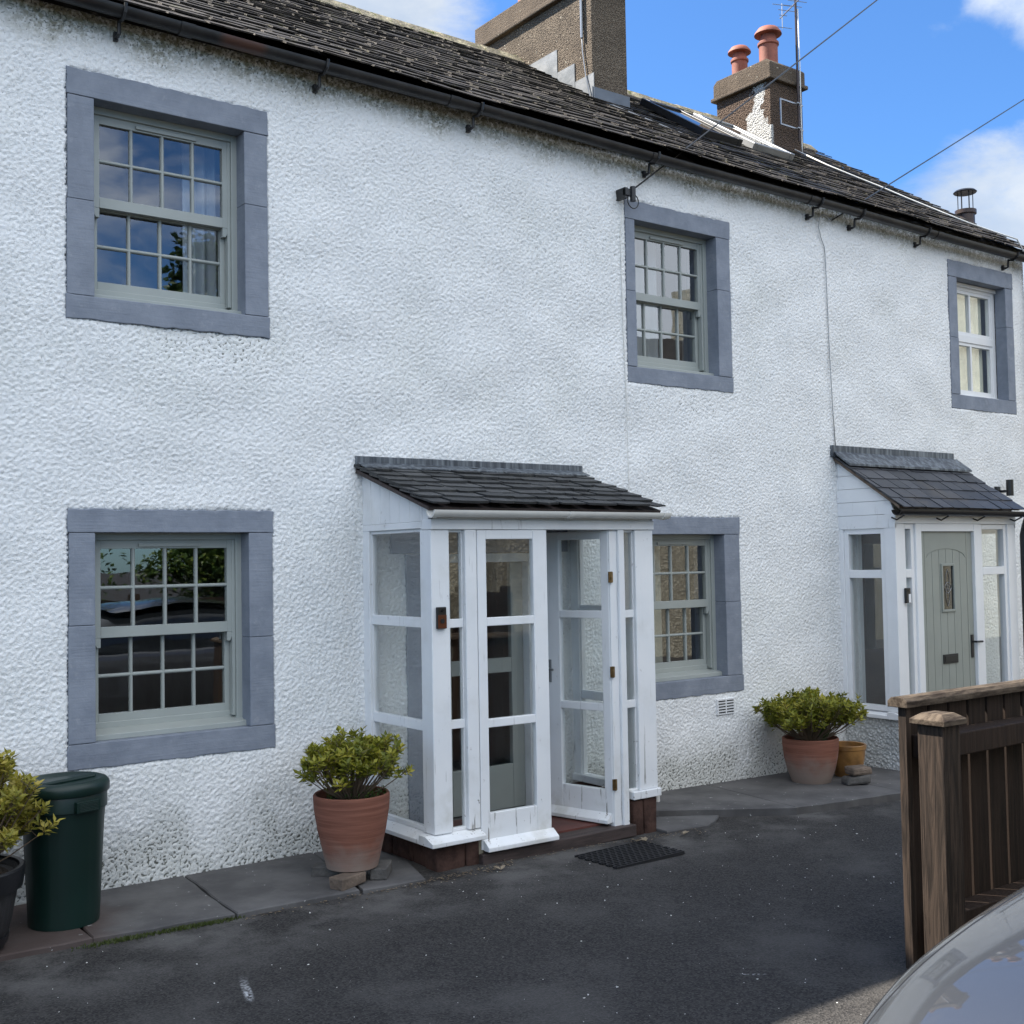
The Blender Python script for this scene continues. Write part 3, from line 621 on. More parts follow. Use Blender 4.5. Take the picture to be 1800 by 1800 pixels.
mb = MB(); mb.lathe([(.098, 2.6), (.098, 5.60), (.118, 5.61), (.118, 5.655), (.10, 5.66), (.085, 5.66), (.085, 5.60), (0, 5.60)], (FX, FY, 0), 28)
fl = mb.build('flue', 'brown_metal', cot, smooth='auto')
mb = MB(); mb.lathe([(.0, 5.86), (.12, 5.855), (.13, 5.865), (.11, 5.885), (0, 5.90)], (FX, FY, 0), 28)
for k in range(6): a = k*math.pi/3; mb.tube([(FX+.08*math.cos(a), FY+.08*math.sin(a), 5.65), (FX+.08*math.cos(a), FY+.08*math.sin(a), 5.86)], .005, 5)
mb.build('cowl', 'black_metal', fl, smooth='auto')
mb = MB(); mb.box(RX1-.01, FX+.0, FY-.015, FY+.015, 4.4, 4.44); mb.build('bracket', 'black_metal', fl)
# skylights
def skylight(x0, x1, y0, y1, frame):
    mb = MB(); nz = Vector((0, -TP, 1)).normalized(); ux = Vector((0, 1, TP)).normalized(); L = (y1-y0)/ux.y; o_ = Vector((x0, y0, EZ+TP*(y0-EY)))+nz*.045
    M = Matrix.Translation(o_) @ Matrix(((1, 0, 0, 0), (0, ux.y, nz.y, 0), (0, ux.z, nz.z, 0), (0, 0, 0, 1)))
    def bx(a, b, c_, d_, e, f): mb.obox(M @ Matrix.Translation(((a+b)/2, (c_+d_)/2, (e+f)/2)), b-a, d_-c_, f-e)
    w_ = x1-x0; bx(0, .06, 0, L, 0, .07); bx(w_-.06, w_, 0, L, 0, .07); bx(.06, w_-.06, 0, .07, 0, .068); bx(.06, w_-.06, L-.07, L, 0, .072)
    o = mb.build('skylight', frame, cot, bevel=.006); mb = MB(); bx(.05, w_-.05, .06, L-.06, .045, .055); mb.build('pane', 'car_glass', o)
skylight(7.95, 8.50, 1.15, 1.98, 'black_metal'); skylight(8.72, 9.32, 1.20, 2.02, 'grey_metal')
# air vent, wall wires
V = MB(); V.box(6.785, 6.985, -.024, .002, .505, .63)
va = V.build('air_vent', 'white_upvc', cot, bevel=.003); V = MB()
for i in range(5):
    for j in (0, 1): V.box(6.80+j*.092, 6.80+j*.092+.076, -.0255, -.015, .519+i*.022, .528+i*.022)
V.build('slot', 'black_plastic', va)
# ------------------------------------------------------------------ porch (left, weathered)
p1 = empty('porch', (4.5, -.4, 0), 'weathered white timber porch with one of its two glazed door leaves open', 'porch'); p1.location = (0, 0, 0)
PX0, PX1, PF = 3.645, 5.395, -.80
mb = MB()
for a, b in ((3.66, 3.86), (3.864, 3.945)): mb.obox(Matrix.Translation(((a+b)/2, PF+.065, .02)), b-a, .13, .22, jit=.010)
for i in range(3): mb.obox(Matrix.Translation((PX0+.09, -.62+i*.24+.005, .03)), .12, .232, .20, jit=.011)
mb.build('plinth', 'red_sandstone', p1, bevel=.012); mb = MB()
for a, b in ((5.165, 5.265), (5.27, 5.39)): mb.obox(Matrix.Translation(((a+b)/2, PF+.065, .045)), b-a-.004, .13, .27, jit=.009)
for i in range(3): mb.obox(Matrix.Translation((PX1-.07, -.62+i*.24+.005, .04)), .12, .232, .26, jit=.006)
mb.build('plinth', 'red_sandstone', p1, bevel=.012)
mb = MB(); mb.box(3.95, 5.16, -.84, -.70, -.04, .035); mb.build('step', 'dark_timber_sill', p1, bevel=.006)
mb = MB(); mb.box(PX0+.1, PX1-.1, -.70, .0, -.02, .045); mb.build('floor', 'red_tile', p1)
# roughcast reveal beside the left leaf
mb = MB(); mb.box(3.948, 3.985, PF-.0, PF+.10, -.02, .12); mb.build('door_upstand', 'cream_roughcast', p1, bevel=.006)
mb = MB()
# sills
mb.prism([(PF-.062, .130), (PF-.062, .155), (PF+.02, .185), (PF+.09, .185), (PF+.09, .130)], 'x', PX0-.055, 3.965)
mb.prism([(PX0-.055, .1305), (PX0-.055, .1555), (PX0+.02, .186), (PX0+.09, .186), (PX0+.09, .1305)], 'y', PF+.091, -.0)
mb.build('window_sill', 'old_white_paint', p1, bevel=.004); mb = MB()
mb.prism([(PF-.02, .185), (PF-.02, .235), (PF+.09, .235), (PF+.09, .185)], 'x', 5.165, PX1+.012)
mb.box(PX1-.08, PX1+.012, PF+.09, 0, .185, .235)
mb.build('window_sill', 'old_white_paint', p1, bevel=.004)
def post(x0, x1, y0, y1, z0, z1): m_ = MB(); m_.box(x0, x1, y0, y1, z0, z1); return m_.build('post', 'old_white_paint', p1, bevel=.005)
post(PX0, 3.772, PF, PF+.12, .187, 1.935); post(3.88, 3.962, PF-.006, PF+.07, .187, 1.935); post(5.085, 5.135, PF-.006, PF+.08, .03, 1.935); post(5.235, PX1, PF, PF+.12, .236, 1.935)
post(5.02, 5.084, PF+.012, PF+.07, .03, 1.935)
post(PX0, PX0+.06, -.085, -.002, .187, 1.95); post(PX1-.06, PX1, -.085, -.002, .187, 1.95)
mb = MB(); mb.box(PX0-.004, PX1+.004, PF-.012, PF+.10, 1.936, 1.995)            # head beam
mb.box(PX0-.002, PX0+.07, PF+.10, 0, 1.945, 1.985); mb.box(PX1-.07, PX1+.002, PF+.10, 0, 1.945, 1.985)
mb.build('head_beam', 'old_white_paint', p1, bevel=.004)
def bars(name, axis, c0, c1, u0, u1, zs, par, m='old_white_paint', th=.032):
    """rails between posts with panes between; axis 'x' = front wall, 'y' = side wall"""
    m_ = MB()
    for za, zb in zs:
        if axis == 'x': m_.box(u0, u1, c0, c1, za, zb)
        else: m_.box(c0, c1, u0, u1, za, zb)
    for ua, ub in ((u0, u0+.007), (u1-.007, u1)):
        z0_, z1_ = zs[0][0]+.001, zs[-1][1]-.001
        if axis == 'x': m_.box(ua, ub, c0+.004, c1-.004, z0_, z1_)
        else: m_.box(c0+.004, c1-.004, ua, ub, z0_, z1_)
    o = m_.build(name, m, par, bevel=.003); return o
def pane(axis, c, u0, u1, z0, z1, par):
    m_ = MB(); (m_.box(u0, u1, c, c+.004, z0, z1) if axis == 'x' else m_.box(c, c+.004, u0, u1, z0, z1)); return m_.build('pane', 'glass', par)
ZR = [(.186, .205), (.775, .825), (1.362, 1.412), (1.92, 1.9355)]
for u0, u1 in ((3.773, 3.879), (5.136, 5.234)):
    z = ZR if u0 < 5 else [(.236, .25)]+ZR[1:]
    o = bars('side_light', 'x', PF+.02, PF+.055, u0, u1, z, p1); pane('x', PF+.036, u0-.003, u1+.003, .2, 1.93, o)
for c0 in (PX0+.015, PX1-.05):
    z = [(.187, .215), (.765, .825), (1.365, 1.425), (1.925, 1.944)]
    o = bars('side_light', 'y', c0, c0+.035, PF+.121, -.086, z, p1); pane('y', c0+.016, PF+.118, -.083, .2, 1.94, o)
# side cladding under the roof slope
for c0 in (PX0, PX1-.022):
    mb = MB(); n = 7
    for i in range(n):
        ya = PF+.0+i*(.80/n); yb = ya+.80/n-.003; za = 2.055+(ya-PF)/.8*.27; zb_ = 2.055+(yb-PF)/.8*.27
        mb.prism([(ya, 1.986), (yb, 1.986), (yb, zb_), (ya, za)], 'x', c0, c0+.02)
    mb.build('cladding', 'old_white_paint', p1, bevel=.002)
mb = MB(); mb.box(PX0, PX1, PF-.0, PF+.02, 1.996, 2.05); mb.build('fascia', 'old_white_paint', p1)
rf = slate_roof(3.585, 5.435, -.90, 2.062, 0.0, 2.350, .125, .12, .30, .013, .012, .008).build('roof', 'porch_slate', p1)
mb = MB(); mb.prism([(-.85, 2.045), (0, 2.318), (0, 2.345), (-.86, 2.062)], 'x', 3.60, 5.42); mb.build('roof_deck', 'dark_timber_sill', rf)
mb = MB(); mb.prism([(-.033, 2.368), (-.033, 2.420), (-.02, 2.425), (0.012, 2.425), (0.012, 2.36)], 'x', 3.60, 5.445); mb.prism([(-.034, 2.372), (-.034, 2.384), (-.13, 2.350), (-.13, 2.342)], 'x', 3.60, 5.43); mb.build('flashing', 'lead', rf)
mb = MB(); half_pipe(mb, 3.60, 5.47, PF-.072, 2.045, .040, .004)
for x in (3.60, 4.60, 5.40): half_pipe(mb, x, x+.035, PF-.072, 2.045, .0455, .005)
mb.build('gutter', 'white_pvc', p1, smooth='auto')
mb = MB(); mb.tube([(PX1+.04, PF+.06, .20), (PX1+.04, PF+.06, .13)], .022, 10); mb.tube([(PX1-.0, PF+.06, .215), (PX1+.04, PF+.06, .20)], .018, 8); mb.build('overflow_pipe', 'white_pvc', p1, smooth='auto')
# door leaves, built in local coordinates: x 0..w from hinge, exterior face at y=0
def leaf(w_, drip=True):
    zz = [(.055, .262), (.762, .812), (1.362, 1.412), (1.878, 1.932)]; m_ = MB(); th = .042
    m_.box(0, .062, 0, th, .055, 1.932); m_.box(w_-.105, w_, 0, th, .055, 1.932)
    for a, b in zz: m_.box(.062, w_-.105, .001, th, a, b)
    if drip: m_.prism([(-.0, .115), (-.060, .075), (-.060, .050), (0, .050)], 'x', .01, w_+.012)
    o = m_.build('door', 'old_white_paint', p1, bevel=.004)
    for a, b in ((.262, .762), (.812, 1.362), (1.412, 1.878)):
        q = MB(); q.box(.060, w_-.103, .02, .024, a-.002, b+.002); q.build('pane', 'glass', o)
    return o
dl = leaf(.510); dl.location = (3.966, PF-.008, 0); dl.rotation_euler = (0, 0, R(-2))
dr = leaf(.510, False)
# mirror the right leaf: hinge at right, free edge towards the room
ang = math.atan2(.49, -.12)
dr.scale = (1, -1, 1); dr.location = (5.016, PF+.022, 0); dr.rotation_euler = (0, 0, ang)
m_ = MB(); m_.prism([(-.0, .115), (-.050, .075), (-.050, .055), (0, .055)], 'x', .01, .50); m_.build('weather_bar', 'old_white_paint', dr)
H_ = MB(); H_.box(.478, .502, -.008, 0, .93, 1.08); H_.tube([(.49, -.005, 1.02), (.49, -.045, 1.02), (.43, -.048, 1.018)], .008, 8); H_.build('handle', 'grey_metal', dr, smooth='auto')
for z in (.30, 1.02, 1.63):
    h_ = MB(); h_.box(5.006, 5.021, PF+.000, PF+.012, z-.035, z+.035); h_.tube([(5.021, PF-.002, z-.036), (5.021, PF-.002, z+.036)], .006, 8); h_.box(5.023, 5.037, PF+.000, PF+.012, z-.034, z+.034); h_.build('hinge', 'brass', p1)
# inner front door of the cottage, in the porch
mb = MB()
mb.box(3.955, 4.158, -.022, .08, .04, 1.80); mb.box(5.022, 5.21, -.022, .08, .04, 1.80); mb.box(3.84, 5.30, -.026, .08, 1.805, 2.04)
mb.build('stone_surround', 'painted_stone', cot, bevel=.004)
mb = MB(); mb.box(4.16, 4.235, -.015, .08, .04, 1.80); mb.box(4.945, 5.02, -.015, .08, .04, 1.80); mb.box(4.235, 4.945, -.013, .08, 1.74, 1.80); idr = mb.build('front_door', 'old_white_paint', cot, bevel=.004)
mb = MB(); mb.box(4.24, 4.34, .05, .09, .05, 1.945); mb.box(4.84, 4.94, .05, .09, .05, 1.945); mb.box(4.34, 4.84, .052, .088, .05, .35); mb.box(4.34, 4.84, .052, .088, 1.82, 1.945); mb.box(4.34, 4.84, .052, .088, .98, 1.08)
mb.build('door_leaf', 'sash_paint', idr, bevel=.004); mb = MB(); mb.box(4.335, 4.845, .066, .07, .345, 1.825); mb.build('pane', 'glass', idr)

# ------------------------------------------------------------------ porch (right, with grey door)
p2 = empty('porch', (9.2, -.3, 0), 'small white porch with grey-green panelled door and neat blue-grey slates, far right', 'porch'); p2.location = (0, 0, 0)
QX0, QX1, QF = 8.365, 10.19, -.58; zs2 = .40
mb = MB(); mb.box(QX0+.02, 8.72, QF+.02, QF+.12, -.12, zs2-.03); mb.box(QX0+.02, QX0+.12, QF+.12, .0, -.12, zs2-.03); mb.build('plinth_wall', 'white_roughcast', p2, bevel=.01); mb = MB(); mb.box(9.62, QX1-.02, QF+.02, QF+.12, -.12, zs2-.03); mb.box(QX1-.12, QX1-.02, QF+.12, 0, -.12, zs2-.03)
mb.build('plinth_wall', 'white_roughcast', p2, bevel=.01)
mb = MB(); mb.prism([(QX0-.02, zs2-.03), (QX0-.02, zs2), (QX0+.05, zs2+.03), (QX0+.12, zs2+.03), (QX0+.12, zs2-.03)], 'y', QF+.121, 0)
mb.prism([(QF-.02, zs2-.03), (QF-.02, zs2), (QF+.05, zs2+.03), (QF+.12, zs2+.03), (QF+.12, zs2-.03)], 'x', QX0-.02, 8.66); mb.build('window_sill', 'white_upvc', p2, bevel=.003); mb = MB(); mb.prism([(QF-.02, zs2-.03), (QF-.02, zs2), (QF+.05, zs2+.03), (QF+.12, zs2+.03), (QF+.12, zs2-.03)], 'x', 9.61, QX1+.01)
mb.build('window_sill', 'white_upvc', p2, bevel=.003)
def post2(*a): m_ = MB(); m_.box(*a); return m_.build('post', 'white_upvc', p2, bevel=.004)
post2(QX0, 8.475, QF, QF+.11, zs2+.031, 2.0); post2(8.645, 8.728, QF-.002, QF+.08, -.06, 2.0); post2(9.515, 9.62, QF-.002, QF+.08, -.06, 2.0); post2(10.06, QX1, QF, QF+.11, zs2+.031, 2.0); post2(QX0, QX0+.06, -.05, -.002, zs2+.031, 2.0); post2(QX1-.06, QX1, -.05, -.002, zs2+.031, 2.0)
mb = MB(); mb.box(QX0-.003, QX1+.003, QF-.006, QF+.10, 2.001, 2.085); mb.box(QX0-.002, QX0+.06, QF+.101, -.002, 1.963, 2.0); mb.build('fascia', 'white_upvc', p2, bevel=.003)
mb = MB(); mb.box(8.729, 9.514, QF, QF+.07, 1.935, 2.0); mb.build('door_head', 'white_upvc', p2, bevel=.003)
def framed(axis, c, u0, u1, z0, z1, zt):
    m_ = MB(); f_ = .045
    for a, b, e, g in ((u0, u0+f_, z0, z1), (u1-f_, u1, z0, z1), (u0+f_, u1-f_, z0, z0+f_), (u0+f_, u1-f_, z1-f_, z1), (u0+f_, u1-f_, zt-.035, zt+.035)):
        if axis == 'x': m_.box(a, b, c, c+.06, e, g)
        else: m_.box(c, c+.06, a, b, e, g)
    o = m_.build('side_light', 'white_upvc', p2, bevel=.004); pane(axis, c+.03, u0+.04, u1-.04, z0+.04, z1-.04, o)
framed('x', QF+.015, 9.621, 10.059, zs2+.031, 2.0, 1.58); framed('x', QF+.015, 8.476, 8.644, zs2+.031, 2.0, 1.58)
framed('y', QX0+.012, QF+.111, -.051, zs2+.031, 1.965, 1.58); framed('y', QX1-.072, QF+.111, -.051, zs2+.031, 1.965, 1.58)
for c0 in (QX0-.004, QX1-.016):
    mb = MB()
    for i in range(6):
        za = 1.967+i*.115; zb_ = za+.112
        ym = lambda z: QF+max(0, (z-2.165))/.69
        if ym(za) > -.02: break
        mb.prism([(max(QF, ym(za)), za), (-.001, za), (-.001, min(zb_, 2.56)), (min(-.002, max(QF, ym(zb_))), min(zb_, 2.56))], 'x', c0, c0+.02)
    mb.build('cladding', 'old_white_paint', p2, bevel=.002)
rf2 = slate_roof(8.31, 10.17, -.70, 2.118, 0.0, 2.60, .155, .15, .26, .008, .002, .001, over=1.6).build('roof', 'blue_slate', p2)
mb = MB(); mb.prism([(-.65, 2.125), (0, 2.573), (0, 2.598), (-.65, 2.150)], 'x', 8.325, 10.155); mb.build('roof_deck', 'buff_brick', rf2)
mb = MB(); mb.box(8.28, 10.10, -.033, .01, 2.60, 2.70); mb.prism([(-.034, 2.63), (-.034, 2.645), (-.19, 2.530), (-.19, 2.512)], 'x', 8.30, 10.15); mb.build('flashing', 'lead', rf2)
mb = MB(); half_pipe(mb, 8.27, 10.25, QF-.085, 2.112, .048, .005)
for x in (8.32, 8.95, 9.5, 10.1): mb.tube([(x, QF, 2.05), (x, QF-.05, 2.03), (x, QF-.085, 2.046), (x, QF-.125, 2.065)], .007, 6)
mb.tube([(10.24, QF-.10, 2.06), (10.26, QF-.06, 1.98), (10.26, QF-.04, 1.9), (10.26, QF-.04, .0)], .034, 12)
mb.build('gutter', 'black_plastic', p2, smooth='auto')
# the panelled door
D = MB(); dx0, dx1, dz0, dz1, dy = 8.731, 9.512, -.02, 1.933, QF+.028; D.box(dx0, dx1, dy+.006, dy+.05, dz0, dz1)
bx0, bx1 = dx0+.075, dx1-.085; cxm = (bx0+bx1)/2; ztop = 1.68; rise = .10
def arch(x): u_ = (x-cxm)/((bx1-bx0)/2); return ztop+rise*math.sqrt(max(0, 1-u_*u_*.999))
wx0, wx1, wz0, wz1 = 9.035, 9.235, 1.235, 1.655
# surrounding skin outside the arched field
n = 16; D.box(dx0, bx0-.004, dy, dy+.0055, dz0, dz1); D.box(bx1+.004, dx1, dy, dy+.0055, dz0, dz1); D.box(bx0-.0035, bx1+.0035, dy, dy+.0055, dz0, .05)
for i in range(n):
    xa = bx0+(bx1-bx0)*i/n; xb = bx0+(bx1-bx0)*(i+1)/n; D.prism([(xa, arch(xa)+.006), (xb, arch(xb)+.006), (xb, dz1), (xa, dz1)], 'y', dy, dy+.0055)
nb_ = 6
for i in range(nb_):
    xa = bx0+(bx1-bx0)*i/nb_+.0025; xb = bx0+(bx1-bx0)*(i+1)/nb_-.0025
    if xb < wx0 or xa > wx1: D.prism([(xa, .055), (xb, .055), (xb, arch(xb)), ((xa+xb)/2, arch((xa+xb)/2)), (xa, arch(xa))], 'y', dy+.0005, dy+.0055)
    else:
        D.prism([(xa, wz1), (xb, wz1), (xb, arch(xb)), ((xa+xb)/2, arch((xa+xb)/2)), (xa, arch(xa))], 'y', dy+.0005, dy+.0055); D.box(xa, xb, dy+.0005, dy+.0055, .055, wz0)
        if xa < wx0: D.box(xa, wx0, dy+.0005, dy+.0055, wz0, wz1)
        if xb > wx1: D.box(wx1, xb, dy+.0005, dy+.0055, wz0, wz1)
door2 = D.build('door', 'grey_green_door', p2, bevel=0, label='grey-green door with arched boarded panel')
D = MB(); wf = .022
for a, b, e, g in ((wx0, wx0+wf, wz0, wz1), (wx1-wf, wx1, wz0, wz1), (wx0+wf, wx1-wf, wz0, wz0+wf), (wx0+wf, wx1-wf, wz1-wf, wz1)): D.box(a, b, dy-.012, dy+.0058, e, g)
D.build('window_frame', 'grey_green_door', door2, bevel=.004)
D = MB(); D.box(wx0+wf, wx1-wf, dy+.003, dy+.0058, wz0+wf, wz1-wf); D.build('pane', 'car_glass', door2)
D = MB(); wc = (wx0+wx1)/2; wm = (wz0+wz1)/2
def lens(z0, z1, hw, cx=wc):
    for s in (-1, 1): D.tube([(cx+s*hw*math.sin(math.pi*i/12), dy+.001, z0+(z1-z0)*i/12) for i in range(13)], .003, 5)
lens(wm-.16, wm+.03, .028); lens(wm-.03, wm+.16, .028); lens(wm-.05, wm+.05, .05)
D.build('leading', 'grey_metal', door2)
D = MB(); D.box(9.03, 9.245, dy-.010, dy-.0002, .79, .87); D.box(9.045, 9.23, dy-.014, dy-.010, .805, .855); D.build('letter_plate', 'black_metal', door2, bevel=.003)
D = MB(); D.box(9.455, 9.487, dy-.010, dy-.0002, .82, 1.02); D.tube([(9.471, dy-.005, .96), (9.471, dy-.05, .96), (9.56, dy-.052, .958)], .009, 8); D.build('handle', 'black_metal', door2, smooth='auto')
# inner door in that porch
mb = MB(); mb.box(8.60, 8.65, -.03, .08, .0, 2.02); mb.box(9.40, 9.45, -.03, .08, .0, 2.02); mb.box(8.65, 9.40, -.028, .08, 1.95, 2.02); fd = mb.build('front_door', 'white_upvc', cot, bevel=.004)
mb = MB(); mb.box(8.655, 9.395, .03, .07, 0, .9); mb.box(8.655, 8.76, .031, .07, .9, 1.945); mb.box(9.29, 9.395, .031, .07, .9, 1.945); mb.box(8.76, 9.29, .032, .07, 1.84, 1.945); mb.build('door_leaf', 'dark_door', fd, bevel=.004)
mb = MB(); mb.box(8.755, 9.295, .046, .05, .895, 1.845); mb.build('pane', 'glass', fd)

# ------------------------------------------------------------------ things fixed to the walls
def doorbell(loc, case, label, two=True, ang=0):
    e = empty('doorbell', loc, label, 'doorbell', rz=ang)
    B = MB(); B.box(-.031, .031, -.022, 0, 0, .126); B.build('case', 'black_plastic', e, bevel=.005)
    if two:
        B = MB(); B.box(-.030, .030, -.0245, -.0225, .002, .080); B.build('faceplate', case, e, bevel=.001)
        B = MB(); B.tube([(0, -.0246, .045), (0, -.028, .045)], .014, 20); B.tube([(0, -.028, .045), (0, -.0285, .045)], .010, 20); B.build('button', 'black_metal', e, smooth='auto')
    else:
        B = MB(); B.box(.0, .030, -.0245, -.0225, .004, .075); B.build('faceplate', 'white_upvc', e)
    B = MB(); B.tube([(0, -.022, .105), (0, -.0265, .105)], .008, 14); B.build('lens', 'car_glass', e, smooth='auto')
    return e
doorbell((3.702, PF-.001, 1.362), 'copper_case', 'small copper and black video doorbell on the corner post of the nearer porch')
doorbell((8.49, QF-.001, 1.335), 'white_upvc', 'black and white video doorbell on the frame beside the grey-green door', False)
e = empty('wall_lamp', (10.93, -.01, 2.38), 'black up-and-down wall lamp on the white wall above the far porch roof', 'wall lamp')
B = MB(); B.box(-.10, -.03, -.02, 0.008, -.09, .02); B.box(-.04, .0, -.09, -.012, -.04, -.015); B.build('bracket', 'black_metal', e, bevel=.004)
B = MB(); B.tube([(0.0, -.10, -.075), (.0, -.10, .085)], .035, 20); B.build('shade', 'black_metal', e, smooth='auto')
def sag(a, b, n=16, s=.25):
    a, b = Vector(a), Vector(b); return [a.lerp(b, i/n)-Vector((0, 0, s*4*(i/n)*(1-i/n))) for i in range(n+1)]
A = Vector((5.905, -.10, 4.49)); dirv = (Vector((9.294, .169, 7.0))-A); e = empty('overhead_cable', A, 'black overhead cable rising from the bracket by the middle upper window', 'cable', 'overhead cables')
L_ = lambda p: Vector(p)-A
B = MB(); B.tube(sag((0, 0, 0), dirv*7, 40, .1), .0065, 6); B.build('wire', 'black_plastic', e, smooth=True)
B = MB(); B.box(-.05, -.02, -.0, .10, -.05, .03); B.box(-.05, .03, -.01, .02, -.03, .02); B.tube([(.02, -.01, -.07), (.02, -.01, .04)], .022, 10); B.build('bracket', 'black_metal', e)
B = MB(); B.tube([(.02+.055*math.cos(a)+.01, .0, -.065+.055*math.sin(a)) for a in [math.pi*.6+i*math.pi*1.75/14 for i in range(15)]], .0045, 6); B.build('loop', 'black_plastic', e, smooth=True); B = MB()
B.tube([(-.01, .06, -.08), (-.03, .085, -.3), (-.02, .085, -1.0), (-.01, .075, -1.6), (-.005, .075, -2.4), (.0, .07, -3.4)], .0035, 5); B.build('tail', 'white_pvc', e, smooth=True)
A2 = Vector((8.345, -.04, 4.68)); e = empty('overhead_cable', A2, 'grey overhead cable from the wire clip left of the far upper window', 'cable', 'overhead cables')
B = MB(); B.tube(sag((0, 0, 0), (Vector((12.764, .618, 7.0))-A2)*5, 40, .05), .0065, 6); B.build('wire', 'black_plastic', e, smooth=True)
B = MB(); B.tube([(0, 0, 0), (-.05, -.0, .03), (-.11, 0, .04), (-.16, .0, .0), (-.165, .01, -.08), (-.13, .015, -.17), (-.08, .018, -.25), (-.07, .018, -.5), (-.055, .018, -1.2), (-.03, .018, -1.7), (-.005, .02, -2.02)], .0038, 6); B.build('tail', 'grey_metal', e, smooth=True)
e = empty('roof_cable', (9.9, 1.7, 6.05), 'white cable lying down the slates from the far stack to the gutter end', 'cable')
B = MB(); B.tube([Vector(q)-Vector((9.9, 1.7, 6.05)) for q in [(10.2, 1.86, 6.24), (9.98, 1.25, 5.85), (10.14, 1.05, 5.71), (10.25, .82, 5.56), (10.39, .56, 5.38), (10.53, .29, 5.2), (10.66, .08, 5.06), (10.91, -.06, 4.97), (11.14, -.16, 4.91), (11.18, -.2, 4.78)]], .008, 6); B.build('wire', 'white_pvc', e, smooth=True)
# TV aerial on the small stack
e = empty('tv_aerial', (10.28, 1.86, 6.6), 'rusty pole television aerial clamped to the far chimney stack', 'aerial')
B = MB(); B.tube([(0, 0, -.25), (0, 0, 1.55)], .013, 8); B.build('mast', 'brown_metal', e, smooth='auto')
B = MB(); B.box(-.30, .08, .0, .012, .16, .175); B.box(-.30, .08, .0, .012, -.12, -.105); B.box(-.30, -.285, 0, .012, -.105, .16); B.tube([(-.05, -.02, .17), (.03, -.02, .17)], .01, 6); B.tube([(-.05, -.02, -.11), (.03, -.02, -.11)], .01, 6); B.build('bracket', 'grey_metal', e)
B = MB(); u_ = Vector((-.35, -.93, .05)).normalized(); vv = Vector((.93, -.35, 0)).normalized()
B.tube([Vector((0, 0, 1.32))-u_*.35, Vector((0, 0, 1.32))+u_*.95], .008, 6)
for i in range(12):
    c_ = Vector((0, 0, 1.32))+u_*(-.28+i*.105); l_ = .12 if i else .05; B.tube([c_-vv*l_, c_+vv*l_], .004, 5)
for s in (-.13, .13): B.tube([Vector((0, 0, 1.32+s))-u_*.30-vv*.12, Vector((0, 0, 1.32+s))-u_*.30+vv*.12], .004, 5)
B.tube([Vector((0, 0, 1.17))-u_*.30, Vector((0, 0, 1.47))-u_*.30], .005, 5); B.build('antenna', 'grey_metal', e, smooth='auto')
B = MB(); B.tube([(.015, -.015, 1.25), (.02, -.02, .6), (.018, -.02, .0), (.02, -.02, -.30), (.02, -.02, -.38)], .007, 6); B.build('cable', 'white_pvc', e, smooth=True)

# ------------------------------------------------------------------ plants
def leaf_quad(mb, c, d_, l_, w_, nrm, rnd):
    d_ = d_.normalized(); s = d_.cross(nrm)
    s = s.normalized() if s.length > 1e-4 else Vector((1, 0, 0)); u_ = s.cross(d_)
    vs = [c, c+d_*l_*.45+s*w_*.5+u_*.15*w_, c+d_*l_, c+d_*l_*.45-s*w_*.5+u_*.15*w_, c+d_*l_*.5-u_*.05*w_]
    mb.add(vs, [(0, 1, 4), (1, 2, 4), (2, 3, 4), (3, 0, 4)], rnd)
def rosette(mb, c, d_, n, l_, rng):
    a0 = rng.random()*6.28; u_ = d_.orthogonal().normalized(); v_ = d_.cross(u_)
    base = rng.random()
    for i in range(n):
        a = a0+i*2.4; k = .35+.65*i/n; side = u_*math.cos(a)+v_*math.sin(a)
        dd2 = d_*(1.15-k)+side*(.6+.55*k)+Vector((0, 0, .05)); leaf_quad(mb, c-d_*.02*i/n*2, dd2, l_*rng.uniform(.75, 1.15), l_*.50*rng.uniform(.8, 1.2), d_, min(1, max(0, base*.75+rng.uniform(-.1, .3))))
def shrub(par, c, rim, spread, height, nst, m, seed, asym=(0, 0), l_=.036, n_ros=9, low=0.45):
    rng = random.Random(seed); st_ = MB(); lf = MB()
    for s in range(nst):
        a = rng.random()*6.283; q = math.sqrt(rng.random()); b0 = Vector((c[0]+.35*rim*math.cos(a)*q, c[1]+.35*rim*math.sin(a)*q, c[2]))
        hgt = height*(rng.uniform(low, 1)*(1-.22*q*q)); ex = spread*q*rng.uniform(.8, 1.1)
        tip = Vector((c[0]+math.cos(a)*ex+asym[0]*q, c[1]+math.sin(a)*ex*.9+asym[1]*q, c[2]+hgt))
        mid = b0.lerp(tip, .5)+Vector((rng.uniform(-.02, .02), rng.uniform(-.02, .02), -.02*q))
        st_.tube([b0, mid, tip], [.0042, .0032, .002], 5, False); dr_ = (tip-mid).normalized()
        rosette(lf, tip, (dr_+Vector((0, 0, .6))).normalized(), n_ros, l_, rng)
        for k in range(4):
            p = mid.lerp(tip, rng.uniform(.35, .95)); o_ = Vector((rng.uniform(-1, 1), rng.uniform(-1, 1), rng.uniform(.1, 1))).normalized()*rng.uniform(.03, .075)
            st_.tube([p, p+o_], [.002, .0013], 4, False); rosette(lf, p+o_, (o_.normalized()+Vector((0, 0, .5))).normalized(), max(5, n_ros-2), l_*.9, rng)
    st_.build('stems', 'twig', par); lf.build('foliage', m, par)
e = empty('potted_shrub', (3.185, -.665, .0), 'tapered terracotta pot with a loose green azalea, raised on bricks beside the nearer porch', 'potted shrub', 'potted shrubs')
P_ = MB(); z0 = .066; prof = [(.135, 0), (.143, .005), (.165, .10), (.190, .21), (.208, .32), (.2125, .385), (.212, .40), (.206, .408), (.196, .405), (.192, .38), (.185, .36), (.0, .36)]
